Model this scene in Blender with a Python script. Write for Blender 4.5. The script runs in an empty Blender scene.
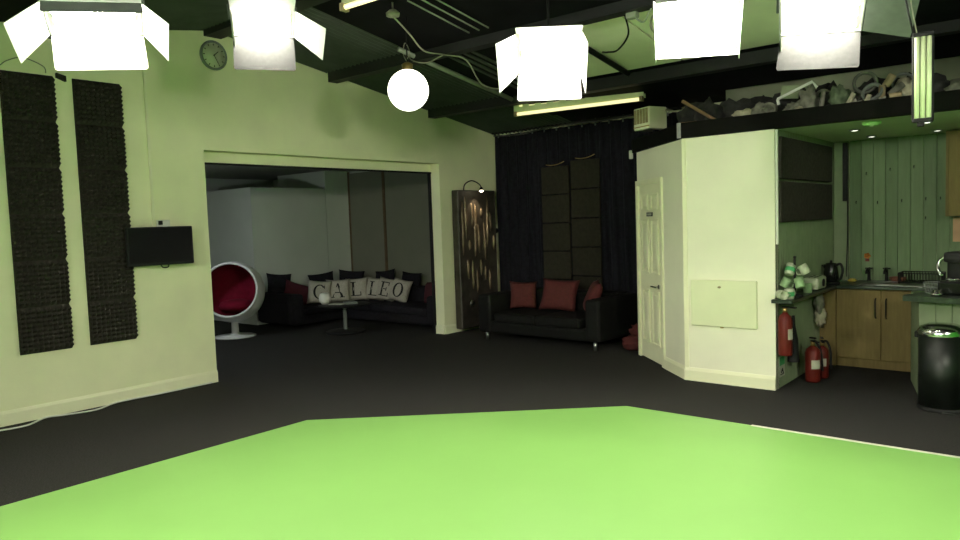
import bpy, bmesh, math, random
from mathutils import Vector, Matrix, noise
random.seed(7)
PI = math.pi
S = bpy.context.scene
COL = S.collection

# ------------------------------------------------------------------ camera
def set_camera():
    yaw, pitch, roll = math.radians(40.095), math.radians(3.837), math.radians(-1.9656)
    f = Vector((-math.sin(yaw)*math.cos(pitch), math.cos(yaw)*math.cos(pitch), -math.sin(pitch)))
    r = Vector((math.cos(yaw), math.sin(yaw), 0)); u = r.cross(f)
    r2 = r*math.cos(roll)+u*math.sin(roll); u2 = -r*math.sin(roll)+u*math.cos(roll)
    cam = bpy.data.cameras.new('camera'); o = bpy.data.objects.new('camera', cam); COL.objects.link(o)
    cam.sensor_width = 36; cam.lens = 718.91/960*36
    M = Matrix((r2, u2, -f)).transposed().to_4x4(); M.translation = (0, 0, 1.65)
    o.matrix_world = M; S.camera = o
set_camera()
W = bpy.data.worlds.new('world'); S.world = W; W.use_nodes = True
W.node_tree.nodes['Background'].inputs[0].default_value = (0.02, 0.022, 0.02, 1)
W.node_tree.nodes['Background'].inputs[1].default_value = 0.3
S.view_settings.view_transform = 'Standard'; S.view_settings.look = 'None'
S.view_settings.gamma = 1; S.view_settings.use_curve_mapping = False
S.view_settings.exposure = 0.0
S.cycles.max_bounces = 10; S.cycles.diffuse_bounces = 6
S.cycles.use_denoising = True
TUBE = 150.0          # radiance of the studio tubes
TUBE_FRONT = 560.0   # the larger front lamps
TUBE_COL = (1.0, 0.97, 0.84)

# ------------------------------------------------------------------ materials
def mat(name, col, rough=0.6, var=0.0, scale=8, bump=0.0, bscale=60, metal=0.0, spec=0.4, emit=None, es=0, stretch=None, col2=None, alpha=None, trans=0):
    m = bpy.data.materials.new(name); m.use_nodes = True
    nt = m.node_tree; b = nt.nodes['Principled BSDF']
    b.inputs['Base Color'].default_value = (*col, 1); b.inputs['Roughness'].default_value = rough
    b.inputs['Metallic'].default_value = metal; b.inputs['Specular IOR Level'].default_value = spec
    if trans: b.inputs['Transmission Weight'].default_value = trans
    tc = nt.nodes.new('ShaderNodeTexCoord'); mp = nt.nodes.new('ShaderNodeMapping')
    nt.links.new(tc.outputs['Object'], mp.inputs[0])
    if stretch: mp.inputs['Scale'].default_value = stretch
    if var or col2:
        n = nt.nodes.new('ShaderNodeTexNoise'); n.inputs['Scale'].default_value = scale; n.inputs['Detail'].default_value = 5
        nt.links.new(mp.outputs[0], n.inputs['Vector'])
        cr = nt.nodes.new('ShaderNodeValToRGB')
        lo = tuple(c*(1-var) for c in col); hi = col2 if col2 else tuple(min(1, c*(1+var)) for c in col)
        cr.color_ramp.elements[0].position = .3; cr.color_ramp.elements[1].position = .7
        cr.color_ramp.elements[0].color = (*lo, 1); cr.color_ramp.elements[1].color = (*hi, 1)
        nt.links.new(n.outputs[0], cr.inputs[0]); nt.links.new(cr.outputs[0], b.inputs['Base Color'])
    if bump:
        n2 = nt.nodes.new('ShaderNodeTexNoise'); n2.inputs['Scale'].default_value = bscale; n2.inputs['Detail'].default_value = 4
        nt.links.new(mp.outputs[0], n2.inputs['Vector'])
        bp = nt.nodes.new('ShaderNodeBump'); bp.inputs['Strength'].default_value = bump; bp.inputs['Distance'].default_value = .01
        nt.links.new(n2.outputs[0], bp.inputs['Height']); nt.links.new(bp.outputs[0], b.inputs['Normal'])
    if emit:
        b.inputs['Emission Color'].default_value = (*emit, 1); b.inputs['Emission Strength'].default_value = es
    return m
M = {}
M['wall'] = mat('cream_wall_paint', (.83, .83, .55), .75, .04, 3, .06, 90)
M['wall_box'] = mat('cream_partition_paint', (.85, .83, .64), .75, .03, 3, .05, 90)
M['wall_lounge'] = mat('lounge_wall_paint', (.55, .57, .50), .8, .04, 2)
M['trim'] = mat('cream_gloss_trim', (.84, .83, .58), .45, .03, 6)
M['green_paint'] = mat('chroma_green_paint', (.085, .60, .045), .65, .04, 2)
M['green_floor'] = mat('chroma_green_floor', (.25, .51, .125), .42, .04, 1.2, .02, 40, spec=.6)
M['carpet'] = mat('charcoal_carpet', (.023, .022, .020), .95, .45, 90, .5, 220, spec=.1)
M['roof_black'] = mat('black_roof_board', (.005, .005, .0058), .8, .3, 3, spec=.1)
M['roof_sheet'] = mat('dark_corrugated_sheet', (.050, .060, .045), .6, .2, 4)
M['roof_white'] = mat('pale_roof_panel', (.90, .89, .68), .8, .05, 3)
M['beam'] = mat('black_steel_beam', (.010, .010, .011), .6, .2, 5)
M['pipe'] = mat('grey_conduit', (.30, .33, .26), .5, .1, 10)
M['foam'] = mat('charcoal_acoustic_foam', (.032, .029, .023), .95, .25, 30, spec=.1)
M['foam_brown'] = mat('brown_grey_acoustic_foam', (.021, .019, .013), .95, .15, 20, .3, 150, spec=.1)
M['curtain'] = mat('black_curtain_cloth', (.008, .008, .011), .9, .3, 20, spec=.1)
M['black'] = mat('black_plastic', (.007, .007, .007), .6, .2, 12, spec=.2)
M['black_gloss'] = mat('black_gloss', (.006, .007, .006), .18, .1, 12, spec=.5)
M['screen'] = mat('black_tv_screen', (.004, .004, .0045), .7, .1, 3, spec=.08)
M['white_plastic'] = mat('white_plastic', (.72, .72, .64), .4, .04, 10)
M['lamp_white'] = mat('white_lamp_metal', (.80, .80, .77), .5, .05, 14)
M['door_dimmed'] = mat('dimmed_lamp_metal', (.03, .03, .029), .6, .12, 30, spec=.1)  # white door metal darkened in colour, so far doors don't burn out beside tubes
M['lamp_grey'] = mat('grey_lamp_metal', (.16, .18, .16), .5, .1, 14)
M['tube_on'] = mat('lit_fluorescent_tube', (.9, .9, .9), .4, emit=TUBE_COL, es=TUBE)
M['tube_front'] = mat('lit_front_tube', (.9, .9, .9), .4, emit=TUBE_COL, es=TUBE_FRONT)
M['tube_front_b'] = mat('lit_front_tube_b', (.9, .9, .9), .4, emit=TUBE_COL, es=TUBE_FRONT*1.3)
M['tube_dim'] = mat('lit_batten_tube', (.9, .88, .7), .4, emit=(1, .92, .45), es=1.1)
M['tube_off'] = mat('unlit_fluorescent_tube', (.62, .72, .42), .35, .05, 10)
M['globe'] = mat('lit_globe_glass', (.9, .9, .85), .4, emit=(1, .97, .8), es=5.0)
M['down_on'] = mat('lit_downlight', (.9, .9, .9), .4, emit=(1, .98, .9), es=4.0)
M['pic_on'] = mat('lit_picture_lamp', (.9, .9, .8), .4, emit=(1, .85, .6), es=25)
M['chrome'] = mat('chrome', (.65, .66, .64), .18, .05, 10, metal=1)
M['steel'] = mat('brushed_steel', (.42, .43, .41), .35, .08, 30, metal=1)
M['sofa'] = mat('black_leatherette', (.005, .005, .0045), .75, .2, 9, .15, 90, spec=.12)
M['sofa_lounge'] = mat('black_sofa_cloth', (.014, .013, .016), .9, .2, 20, spec=.1)
M['red_cloth'] = mat('red_cushion_cloth', (.065, .009, .0075), .85, .15, 30)
M['dark_red'] = mat('dark_red_cloth', (.055, .006, .012), .9, .2, 30)
M['linen'] = mat('linen_cushion_cloth', (.42, .39, .32), .9, .12, 40)
M['letter'] = mat('black_print', (.008, .008, .008), .8, .1, 20)
M['white_shell'] = mat('white_chair_shell', (.62, .61, .60), .35, .03, 5)
M['red_lining'] = mat('red_velvet_lining', (.16, .004, .018), .9, .15, 15, spec=.2)
M['relief'] = mat('dark_bronze_relief', (.055, .048, .038), .5, .35, 6, .3, 30, metal=.35)
M['relief_hi'] = mat('bronze_relief_ridge', (.16, .12, .075), .42, .3, 9, .3, 30, metal=.5)
M['wood_light'] = mat('pale_birch_veneer', (.16, .12, .042), .6, .14, 6, .05, 40, spec=.15, stretch=(6, 6, .8))
M['wood_brown'] = mat('brown_wood', (.20, .11, .045), .6, .3, 8, stretch=(1, 8, 8))
M['wood_strip'] = mat('brown_wood_strip', (.10, .065, .03), .6, .2, 8)
M['worktop'] = mat('dark_green_black_worktop', (.020, .030, .020), .3, .3, 60)
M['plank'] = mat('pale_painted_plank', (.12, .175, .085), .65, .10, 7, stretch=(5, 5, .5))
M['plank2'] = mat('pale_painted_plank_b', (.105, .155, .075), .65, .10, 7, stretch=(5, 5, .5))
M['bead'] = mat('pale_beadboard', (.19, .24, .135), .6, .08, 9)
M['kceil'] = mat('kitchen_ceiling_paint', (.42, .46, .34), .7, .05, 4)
M['red_paint'] = mat('red_extinguisher_enamel', (.10, .010, .006), .45, .1, 8, spec=.25)
M['paper'] = mat('white_label_paper', (.40, .40, .31), .7, .1, 20)
M['safety_green'] = mat('safety_green_print', (.05, .30, .10), .6, .1, 20)
M['mug_white'] = mat('white_mug_glaze', (.42, .46, .32), .3, .1, 20)
M['mug_green'] = mat('pale_green_mug_glaze', (.25, .38, .19), .3, .2, 30)
M['orange'] = mat('orange_print', (.48, .16, .02), .6, .3, 40)
M['cloth_grey'] = mat('grey_rag', (.17, .17, .13), .95, .4, 15, .4, 40)
M['cloth_pale'] = mat('pale_rag', (.40, .38, .26), .95, .25, 20, .4, 40)
M['cloth_dark'] = mat('dark_rag', (.022, .022, .020), .95, .4, 15, .4, 40)
M['tan'] = mat('tan_card', (.32, .26, .14), .85, .2, 12)
M['cable_pale'] = mat('pale_cable', (.28, .28, .20), .6, .1, 10)
M['brass'] = mat('brass', (.42, .30, .10), .35, .1, 10, metal=.8)
M['tape'] = mat('white_floor_tape', (.70, .66, .58), .7, .1, 20)

# ------------------------------------------------------------------ mesh helpers
def T(x=0, y=0, z=0): return Matrix.Translation((x, y, z))
def RX(a): return Matrix.Rotation(a, 4, 'X')
def RY(a): return Matrix.Rotation(a, 4, 'Y')
def RZ(a): return Matrix.Rotation(a, 4, 'Z')
class B:
    def __init__(s): s.bm = bmesh.new()
    def box(s, lo, hi, m=None, bev=0, seg=1):
        t = bmesh.new()
        c = [(l+h)/2 for l, h in zip(lo, hi)]; d = [abs(h-l) for l, h in zip(lo, hi)]
        bmesh.ops.create_cube(t, size=1, matrix=T(*c) @ Matrix.Diagonal((*d, 1)))
        if bev: bmesh.ops.bevel(t, geom=t.edges[:], offset=min(bev, min(d)*.45), segments=seg, profile=.6, affect='EDGES')
        return s._in(t, m)
    def _in(s, t, m=None, smooth=False):
        if m is not None: bmesh.ops.transform(t, matrix=m, verts=t.verts)
        if smooth:
            for f in t.faces: f.smooth = True
        me = bpy.data.meshes.new('_t'); t.to_mesh(me); t.free(); s.bm.from_mesh(me); bpy.data.meshes.remove(me)
        return s
    def prism(s, poly, a, b, axis='z', m=None):
        """polygon extruded along an axis from a to b"""
        t = bmesh.new()
        def P(p, w): return {'z': (p[0], p[1], w), 'x': (w, p[0], p[1]), 'y': (p[0], w, p[1])}[axis]
        v0 = [t.verts.new(P(p, a)) for p in poly]; v1 = [t.verts.new(P(p, b)) for p in poly]
        n = len(poly); t.faces.new(v0[::-1]); t.faces.new(v1)
        for i in range(n): t.faces.new((v0[i], v0[(i+1) % n], v1[(i+1) % n], v1[i]))
        bmesh.ops.recalc_face_normals(t, faces=t.faces[:])
        return s._in(t, m)
    def lathe(s, prof, n=20, m=None, smooth=True):
        t = bmesh.new(); rings = []
        for r, z in prof:
            if r < 1e-5: rings.append([t.verts.new((0, 0, z))])
            else: rings.append([t.verts.new((r*math.cos(2*PI*i/n), r*math.sin(2*PI*i/n), z)) for i in range(n)])
        for a, b in zip(rings, rings[1:]):
            for i in range(n):
                j = (i+1) % n
                if len(a) == 1 and len(b) == 1: continue
                if len(a) == 1: t.faces.new((a[0], b[i], b[j]))
                elif len(b) == 1: t.faces.new((a[i], a[j], b[0]))
                else: t.faces.new((a[i], a[j], b[j], b[i]))
        bmesh.ops.recalc_face_normals(t, faces=t.faces[:])
        return s._in(t, m, smooth)
    def cyl(s, r, z0, z1, n=16, m=None): return s.lathe([(0, z0), (r, z0), (r, z1), (0, z1)], n, m, False)
    def tube(s, pts, r, n=6, m=None, closed=False):
        t = bmesh.new(); pts = [Vector(p) for p in pts]; rings = []; N = len(pts)
        prev = None
        for i, p in enumerate(pts):
            if closed: d = (pts[(i+1) % N]-pts[i-1]).normalized()
            else: d = (pts[min(i+1, N-1)]-pts[max(i-1, 0)]).normalized()
            if prev is None:
                a = d.orthogonal().normalized()
            else:
                a = prev-d*prev.dot(d); a = a.normalized() if a.length > 1e-6 else d.orthogonal().normalized()
            prev = a; b = d.cross(a)
            rr = r[i] if isinstance(r, (list, tuple)) else r
            rings.append([t.verts.new(p+a*rr*math.cos(2*PI*k/n)+b*rr*math.sin(2*PI*k/n)) for k in range(n)])
        for i in range(N if closed else N-1):
            A, Bq = rings[i], rings[(i+1) % N]
            for k in range(n): t.faces.new((A[k], A[(k+1) % n], Bq[(k+1) % n], Bq[k]))
        if not closed: t.faces.new(rings[0][::-1]); t.faces.new(rings[-1])
        bmesh.ops.recalc_face_normals(t, faces=t.faces[:])
        return s._in(t, m, True)
    def blob(s, rad, m=None, sub=3, amp=.2, freq=3, seed=0, flat=None):
        t = bmesh.new(); bmesh.ops.create_icosphere(t, subdivisions=sub, radius=1)
        for v in t.verts:
            k = 1+amp*noise.noise(v.co*freq+Vector((seed*3.1, seed*1.7, seed)))
            v.co = Vector((v.co.x*rad[0]*k, v.co.y*rad[1]*k, v.co.z*rad[2]*k))
            if flat is not None and v.co.z < flat: v.co.z = flat
        return s._in(t, m, True)
    def pillow(s, w, h, t_, m=None, n=10, pinch=.10):
        """cushion in the local XZ plane, thickness along Y, base at z=0"""
        t = bmesh.new(); g = {}
        for side in (0, 1):
            for i in range(n+1):
                for j in range(n+1):
                    u, v = 2*i/n-1, 2*j/n-1
                    edge = i in (0, n) or j in (0, n)
                    if side == 1 and edge: g[side, i, j] = g[0, i, j]; continue
                    px = u*(1-pinch*(1-v*v)*abs(u)**3); pz = v*(1-pinch*(1-u*u)*abs(v)**3)
                    th = ((1-u**4)*(1-v**4))**.6
                    g[side, i, j] = t.verts.new((px*w/2, (1 if side else -1)*th*t_/2, (pz+1)*h/2))
            for i in range(n):
                for j in range(n):
                    q = (g[side, i, j], g[side, i+1, j], g[side, i+1, j+1], g[side, i, j+1])
                    t.faces.new(q if side == 0 else q[::-1])
        return s._in(t, m, True)
    def mesh(s, name):
        me = bpy.data.meshes.new(name); s.bm.to_mesh(me); s.bm.free(); return me
    def obj(s, name, material, parent=None, loc=(0, 0, 0), rot=(0, 0, 0)):
        me = s.mesh(name); me.materials.append(M[material] if isinstance(material, str) else material)
        return link(name, me, parent, loc, rot)
def link(name, me, parent=None, loc=(0, 0, 0), rot=(0, 0, 0)):
    o = bpy.data.objects.new(name, me); COL.objects.link(o); o.parent = parent
    o.location = loc; o.rotation_euler = rot
    return o
def thing(name, label, cat, loc=(0, 0, 0), rz=0, group=None, rot=None):
    o = bpy.data.objects.new(name, None); COL.objects.link(o); o.empty_display_size = .1
    o.location = loc; o.rotation_euler = rot if rot else (0, 0, rz)
    return tag(o, label, cat, group)
def tag(o, label, cat, group=None):
    o['label'] = label; o['category'] = cat
    if group: o['group'] = group
    return o
def struct(o, label=None):
    o['kind'] = 'structure'
    if label: o['label'] = label
    return o
def sag(a, b, drop, n=10):
    a, b = Vector(a), Vector(b)
    return [a.lerp(b, i/n)-Vector((0, 0, drop*4*(i/n)*(1-i/n))) for i in range(n+1)]
def smoothpath(pts, n=6):
    P = [Vector(p) for p in pts]; out = []
    for i in range(len(P)-1):
        p0, p1, p2, p3 = P[max(i-1, 0)], P[i], P[i+1], P[min(i+2, len(P)-1)]
        for k in range(n):
            t = k/n
            out.append(.5*((2*p1)+(p2-p0)*t+(2*p0-5*p1+4*p2-p3)*t*t+(3*p1-p0-3*p2+p3)*t**3))
    return out+[P[-1]]

# ------------------------------------------------------------------ room shell
XL, YB, YF, XR = -7.25, 9.1, -2.2, 3.0
RIDGE_Y, RIDGE_Z, SL = 4.25, 3.85, .162
def rz(y): return RIDGE_Z-SL*abs(y-RIDGE_Y)
WT = .17
OP0, OP1, OPZ = 4.08, 7.76, 2.52

struct(B().box((-14.0, YF-.2, -.1), (XR+.2, YB+.2, 0)).obj('floor', 'carpet'), 'charcoal carpet floor')
w = B().prism([(YF, 0), (OP0, 0), (OP0, OPZ), (OP1, OPZ), (OP1, 0), (YB, 0), (YB, rz(YB)), (RIDGE_Y, RIDGE_Z), (YF, rz(YF))], XL-WT, XL, 'x')
struct(w.obj('wall_left', 'wall'), 'pale gabled wall with the wide lounge opening')
struct(B().box((XL, YB, 0), (XR, YB+.15, rz(YB)+.1)).obj('wall_back', 'wall'), 'pale back wall behind curtain and loft')
struct(B().prism([(YF, 0), (YB, 0), (YB, rz(YB)), (RIDGE_Y, RIDGE_Z), (YF, rz(YF))], XR, XR+.15, 'x').obj('wall_right', 'green_paint'))
struct(B().box((XL-WT, YF-.15, 0), (XR+.15, YF, rz(YF)+.05)).obj('wall_front', 'green_paint'))
# roof: thin slabs following both pitches
def roofslab(b, x0, x1, y0, y1, off, th):
    b.prism([(y0, rz(y0)-off), (y1, rz(y1)-off), (y1, rz(y1)-off+th), (y0, rz(y0)-off+th)], x0, x1, 'x')
    return b
b = B()
roofslab(b, XL-WT, XR+.15, YF-.15, RIDGE_Y, 0, .08); roofslab(b, XL-WT, XR+.15, RIDGE_Y, YB+.15, 0, .08)
ceil = struct(b.obj('ceiling', 'roof_black'), 'black pitched roof')
# corrugated sheet strip beside the left gable
def corrugated(x0, x1, y0, y1, off, pitch=.076, h=.018):
    me = bmesh.new(); xs = []; n = int((x1-x0)/(pitch/4)); rows = []
    for y in (y0, y1):
        rows.append([me.verts.new((x0+(x1-x0)*i/n, y, rz(y)-off-h*math.cos(2*PI*(x1-x0)*i/n/pitch))) for i in range(n+1)])
    for i in range(n): me.faces.new((rows[0][i], rows[1][i], rows[1][i+1], rows[0][i+1]))
    m_ = bpy.data.meshes.new('corrugated_sheet'); me.to_mesh(m_); me.free(); m_.materials.append(M['roof_sheet'])
    o = link('corrugated_sheet', m_, ceil)
for y0, y1 in ((RIDGE_Y+.02, 5.78), (5.95, 7.55), (7.72, YB)): corrugated(XL+.01, -5.75, y0, y1, .03)
corrugated(XL+.01, -5.75, 2.4, RIDGE_Y-.02, .03)
for x0, x1 in ((-4.75, -3.35), (-3.33, -1.95)):
    roofslab(B(), 0, 0, 0, 0, 0, 0)
    b = B(); roofslab(b, x0, x1, 6.02, 7.46, .025, .02); b.obj('roof_panel', 'roof_white', ceil)
for yb, dep in ((5.86, .12), (7.63, .12), (2.6, .12)):
    b = B(); b.box((XL+.01, yb-.07, rz(yb)-dep-.02), (XR, yb+.07, rz(yb)-.01)); o = struct(b.obj('trim_1', 'beam'), 'black steel roof beam')
b = B(); b.box((XL+.01, RIDGE_Y-.1, RIDGE_Z-.12), (XR, RIDGE_Y+.1, RIDGE_Z-.02)); struct(b.obj('trim_2', 'beam'), 'black ridge beam')
# dark boards hung right of the corrugated strip
for y0, y1 in ((RIDGE_Y+.02, 5.78), (5.95, 6.0), (7.72, 8.5)):
    b = B(); roofslab(b, -5.72, XR, y0, y1, .06, .02); b.obj('roof_board', 'roof_black', ceil)
b = B(); roofslab(b, -5.72, -4.77, 6.0, 7.55, .06, .02); b.obj('roof_board', 'roof_black', ceil)
b = B(); roofslab(b, -1.93, XR, 6.0, 7.55, .06, .02); b.obj('roof_board', 'roof_black', ceil)
# ribs lit along the board edge
for k in range(4):
    x = -5.45+.11*k
    b = B(); b.prism([(6.0, rz(6.0)-.075), (7.5, rz(7.5)-.075), (7.5, rz(7.5)-.055), (6.0, rz(6.0)-.055)], x, x+.04, 'x'); b.obj('roof_rib', 'roof_sheet', ceil)

# skirting boards
def skirting(name, pts, h=.13, t=.018):
    b = B()
    for (a, c) in zip(pts, pts[1:]):
        a, c = Vector((*a, 0)), Vector((*c, 0)); L = (c-a).length; ang = math.atan2(c.y-a.y, c.x-a.x)
        m = T(a.x, a.y, 0) @ RZ(ang)
        b.prism([(0, 0), (-t, 0), (-t, h-.025), (-t*.45, h), (0, h)], 0, L, 'x', m)
    return struct(b.obj(name, 'trim'), 'cream skirting board')
skirting('baseboard_left', [(XL, YF), (XL, OP0)])
skirting('baseboard_left_far', [(XL-WT, OP1), (XL, OP1), (XL, YB)])
# inner frame of the lounge opening
b = B(); b.box((XL-WT-.05, OP0, 2.405), (XL-WT+.0, OP1, OPZ)); struct(b.obj('trim_3', 'trim'), 'pale head board of the lounge opening')
b = B(); b.box((XL-WT-.05, OP0, 2.385), (XL-WT+.01, OP1, 2.405)); b.box((XL-WT-.05, OP0, 0), (XL-WT+.01, OP0+.025, 2.39)); b.box((XL-WT-.05, OP1-.025, 0), (XL-WT-.01, OP1, 2.39))
struct(b.obj('trim_4', 'black'), 'thin black frame around the lounge opening')

# ------------------------------------------------------------------ lounge beyond the opening
LX, LY0 = -13.4, 2.6
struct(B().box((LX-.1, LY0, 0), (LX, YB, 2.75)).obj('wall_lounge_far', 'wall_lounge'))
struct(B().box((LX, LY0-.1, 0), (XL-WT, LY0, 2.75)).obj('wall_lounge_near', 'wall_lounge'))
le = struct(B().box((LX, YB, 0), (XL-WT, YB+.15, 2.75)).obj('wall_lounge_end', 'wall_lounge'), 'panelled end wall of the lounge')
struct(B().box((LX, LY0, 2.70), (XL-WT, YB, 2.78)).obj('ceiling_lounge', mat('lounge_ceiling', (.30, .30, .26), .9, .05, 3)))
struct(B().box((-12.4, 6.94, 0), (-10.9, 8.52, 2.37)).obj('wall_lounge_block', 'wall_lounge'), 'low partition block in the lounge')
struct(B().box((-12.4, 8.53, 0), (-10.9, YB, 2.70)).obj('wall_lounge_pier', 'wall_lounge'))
b = B()
for x0, x1 in ((-10.88, -9.93), (-9.87, -8.6), (-8.54, -7.45)):
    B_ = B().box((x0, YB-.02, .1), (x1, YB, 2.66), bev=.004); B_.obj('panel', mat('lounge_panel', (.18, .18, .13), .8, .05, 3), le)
for x in (-10.89, -9.90, -8.57):
    B().box((x-.03, YB-.032, 0), (x+.03, YB-.002, 2.69)).obj('cover_strip', 'wood_strip', le)
# added lamp, out of view left of the opening, to brighten the lounge
def lounge_fill_lamp():
    t = thing('added_fill_lamp', 'small added fill lamp, unseen in the lounge left of the opening', 'lamp', (-9.3, 4.3, 1.95))
    B().tube([(0, 0, .28), (0, 0, .75)], .006).obj('cord', 'black', t)
    B().lathe([(.05, .28), (.18, .05), (.175, .05), (.045, .275)], 20).obj('shade', 'white_plastic', t)
    B().blob((.05, .05, .06), T(0, 0, .12), 2, 0).obj('bulb', 'globe', t)
    li = bpy.data.lights.new('lounge_fill_light', 'POINT'); li.energy = 60; li.color = (.86, .95, 1); li.shadow_soft_size = .1
    lo = bpy.data.objects.new('lounge_fill_light', li); COL.objects.link(lo); lo.parent = t; lo.location = (0, 0, .0)
lounge_fill_lamp()

# ------------------------------------------------------------------ green floor
gp = [(-5.08, YF+.01), (-5.08, 3.66), (-3.03, 5.52), (XR-.01, 5.52), (XR-.01, YF+.01)]
g = B().prism(gp, 0, .004).obj('green_screen_floor', 'green_floor')
tag(g, 'bright chroma green studio floor sheet with angled corner', 'floor sheet')
t_ = B()
ed = [(-1.95, 5.532), (-1.6, 5.528), (-1.45, 5.535), (-1.1, 5.528), (-.5, 5.53), (.6, 5.53)]
t_.prism([(x, y) for x, y in ed]+[(x, 5.50) for x, y in ed[::-1]], .0041, .0065)
tag(t_.obj('floor_tape', 'tape'), 'thin white tape along right edge of green floor', 'tape')

# ------------------------------------------------------------------ partition box, door and kitchen shell
FZ0, FZ1 = 2.40, 2.545
A_ = Vector((-4.03, 7.705)); C_ = Vector((-3.03, 6.76)); KX = -2.16; KY = 8.8
struct(B().box((C_.x, C_.y, 0), (KX, C_.y+.10, FZ0)).obj('wall_partition_front', 'wall_box'), 'pale front wall of the corner room')
dth = math.atan2(C_.y-A_.y, C_.x-A_.x); DL = (C_-A_).length
dm = T(A_.x, A_.y, 0) @ RZ(dth)
b = B(); b.prism([(0, 0), (.03, 0), (.03, 2.02), (.77, 2.02), (.77, 0), (DL, 0), (DL, FZ0), (0, FZ0)], 0, .1, 'y', dm)
struct(b.obj('wall_partition_diagonal', 'wall_box'), 'pale angled wall holding the panelled door')
struct(B().box((A_.x, A_.y+.02, 0), (A_.x+.1, YB, FZ0)).obj('wall_partition_side', 'wall'))
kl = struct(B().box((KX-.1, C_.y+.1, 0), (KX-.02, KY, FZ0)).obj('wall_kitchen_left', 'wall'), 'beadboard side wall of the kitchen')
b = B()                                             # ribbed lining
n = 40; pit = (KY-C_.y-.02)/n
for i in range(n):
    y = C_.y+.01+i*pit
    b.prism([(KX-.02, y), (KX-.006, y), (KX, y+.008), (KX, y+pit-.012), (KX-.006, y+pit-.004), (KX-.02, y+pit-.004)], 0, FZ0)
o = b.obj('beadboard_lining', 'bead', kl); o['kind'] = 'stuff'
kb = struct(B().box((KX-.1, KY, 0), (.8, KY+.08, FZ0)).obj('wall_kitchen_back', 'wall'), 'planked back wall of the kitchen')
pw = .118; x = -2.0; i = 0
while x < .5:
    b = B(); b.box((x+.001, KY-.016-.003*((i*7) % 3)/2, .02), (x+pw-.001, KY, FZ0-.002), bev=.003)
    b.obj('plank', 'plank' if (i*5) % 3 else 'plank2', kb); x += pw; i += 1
B().box((KX+.005, KY-.05, 0), (-2.004, KY, FZ0-.002), bev=.004).obj('pipe_boxing', 'bead', kb)
B().box((-2.055, KY-.085, 1.74), (-2.005, KY-.05, FZ0-.02), bev=.004).obj('conduit', 'black', kb)
B().tube(smoothpath([(-2.01, KY-.06, 1.75), (-2.01, KY-.058, 1.4), (-2.02, KY-.058, 1.0), (-2.02, KY-.058, .9)]), .007).obj('cable', 'black', kb)
for (x, z) in ((-1.83, 2.03), (-1.6, 2.06), (-1.38, 2.07), (-1.93, 1.72), (-1.72, 1.71), (-1.49, 1.72), (-1.27, 1.73), (-1.14, 1.73), (-1.27, 1.53)):
    B().tube([(x, KY-.018, z+.012), (x, KY-.035, z+.01), (x, KY-.04, z-.008), (x, KY-.03, z-.012)], .0045, 5).obj('hook', 'black', kb)
struct(B().box((.8, C_.y, 0), (.9, KY+.08, FZ0)).obj('wall_kitchen_right', 'wall'))
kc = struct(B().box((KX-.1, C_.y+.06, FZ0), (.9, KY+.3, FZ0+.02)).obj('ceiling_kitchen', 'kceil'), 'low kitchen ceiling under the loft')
# loft deck with black fascia
b = B(); b.prism([(A_.x, A_.y+.03), (C_.x+.02, C_.y+.05), (.9, C_.y+.05), (.9, YB), (A_.x, YB)], FZ0+.02, FZ1-.03)
struct(b.obj('trim_5', 'black'), 'loft deck above the kitchen')
b = B(); b.box((C_.x-.02, C_.y-.035, FZ0-.005), (.9, C_.y+.05, FZ1)); b.box((-.07, -.035, FZ0-.005), (DL+.01, .05, FZ1), dm)
struct(b.obj('trim_6', mat('matt_black_fascia', (.0035, .0035, .003), .85, .2, 6, spec=.06)), 'black fascia board along the loft edge')
b = B(); b.box((C_.x-.045, C_.y-.045, FZ0-.002), (C_.x-.005, C_.y-.033, FZ1+.002), bev=.003)
struct(b.obj('trim_7', 'steel'), 'grey metal corner strip on the fascia')
b = B(); b.box((-.10, -.06, FZ0-.07), (-.06, -.02, FZ0+.03), dm, bev=.006)
struct(b.obj('trim_8', 'white_plastic'))
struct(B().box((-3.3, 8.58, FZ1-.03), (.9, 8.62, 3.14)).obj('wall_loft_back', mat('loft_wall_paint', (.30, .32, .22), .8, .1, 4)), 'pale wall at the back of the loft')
# partition skirting
def wall_skirt(name, p, q, h=.13, t=.02):
    """board on the room side: room lies to the right of p->q"""
    p, q = Vector((*p, 0)), Vector((*q, 0)); L = (q-p).length; ang = math.atan2(q.y-p.y, q.x-p.x)
    b = B(); b.prism([(0, 0), (-t, 0), (-t, h-.03), (-t*.4, h), (0, h)], 0, L, 'x', T(p.x, p.y, 0) @ RZ(ang))
    return struct(b.obj(name, 'trim'), 'cream skirting board')
d_ = (C_-A_).normalized(); s0 = A_+d_*.82
wall_skirt('baseboard_partition_diagonal', s0, (C_.x, C_.y)); wall_skirt('baseboard_partition_front', (C_.x-.01, C_.y), (KX+.0, C_.y))
# vertical corner beads
b = B(); b.box((C_.x-.012, C_.y-.008, .13), (C_.x+.03, C_.y, FZ0)); struct(b.obj('trim_9', 'trim'))

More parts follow.
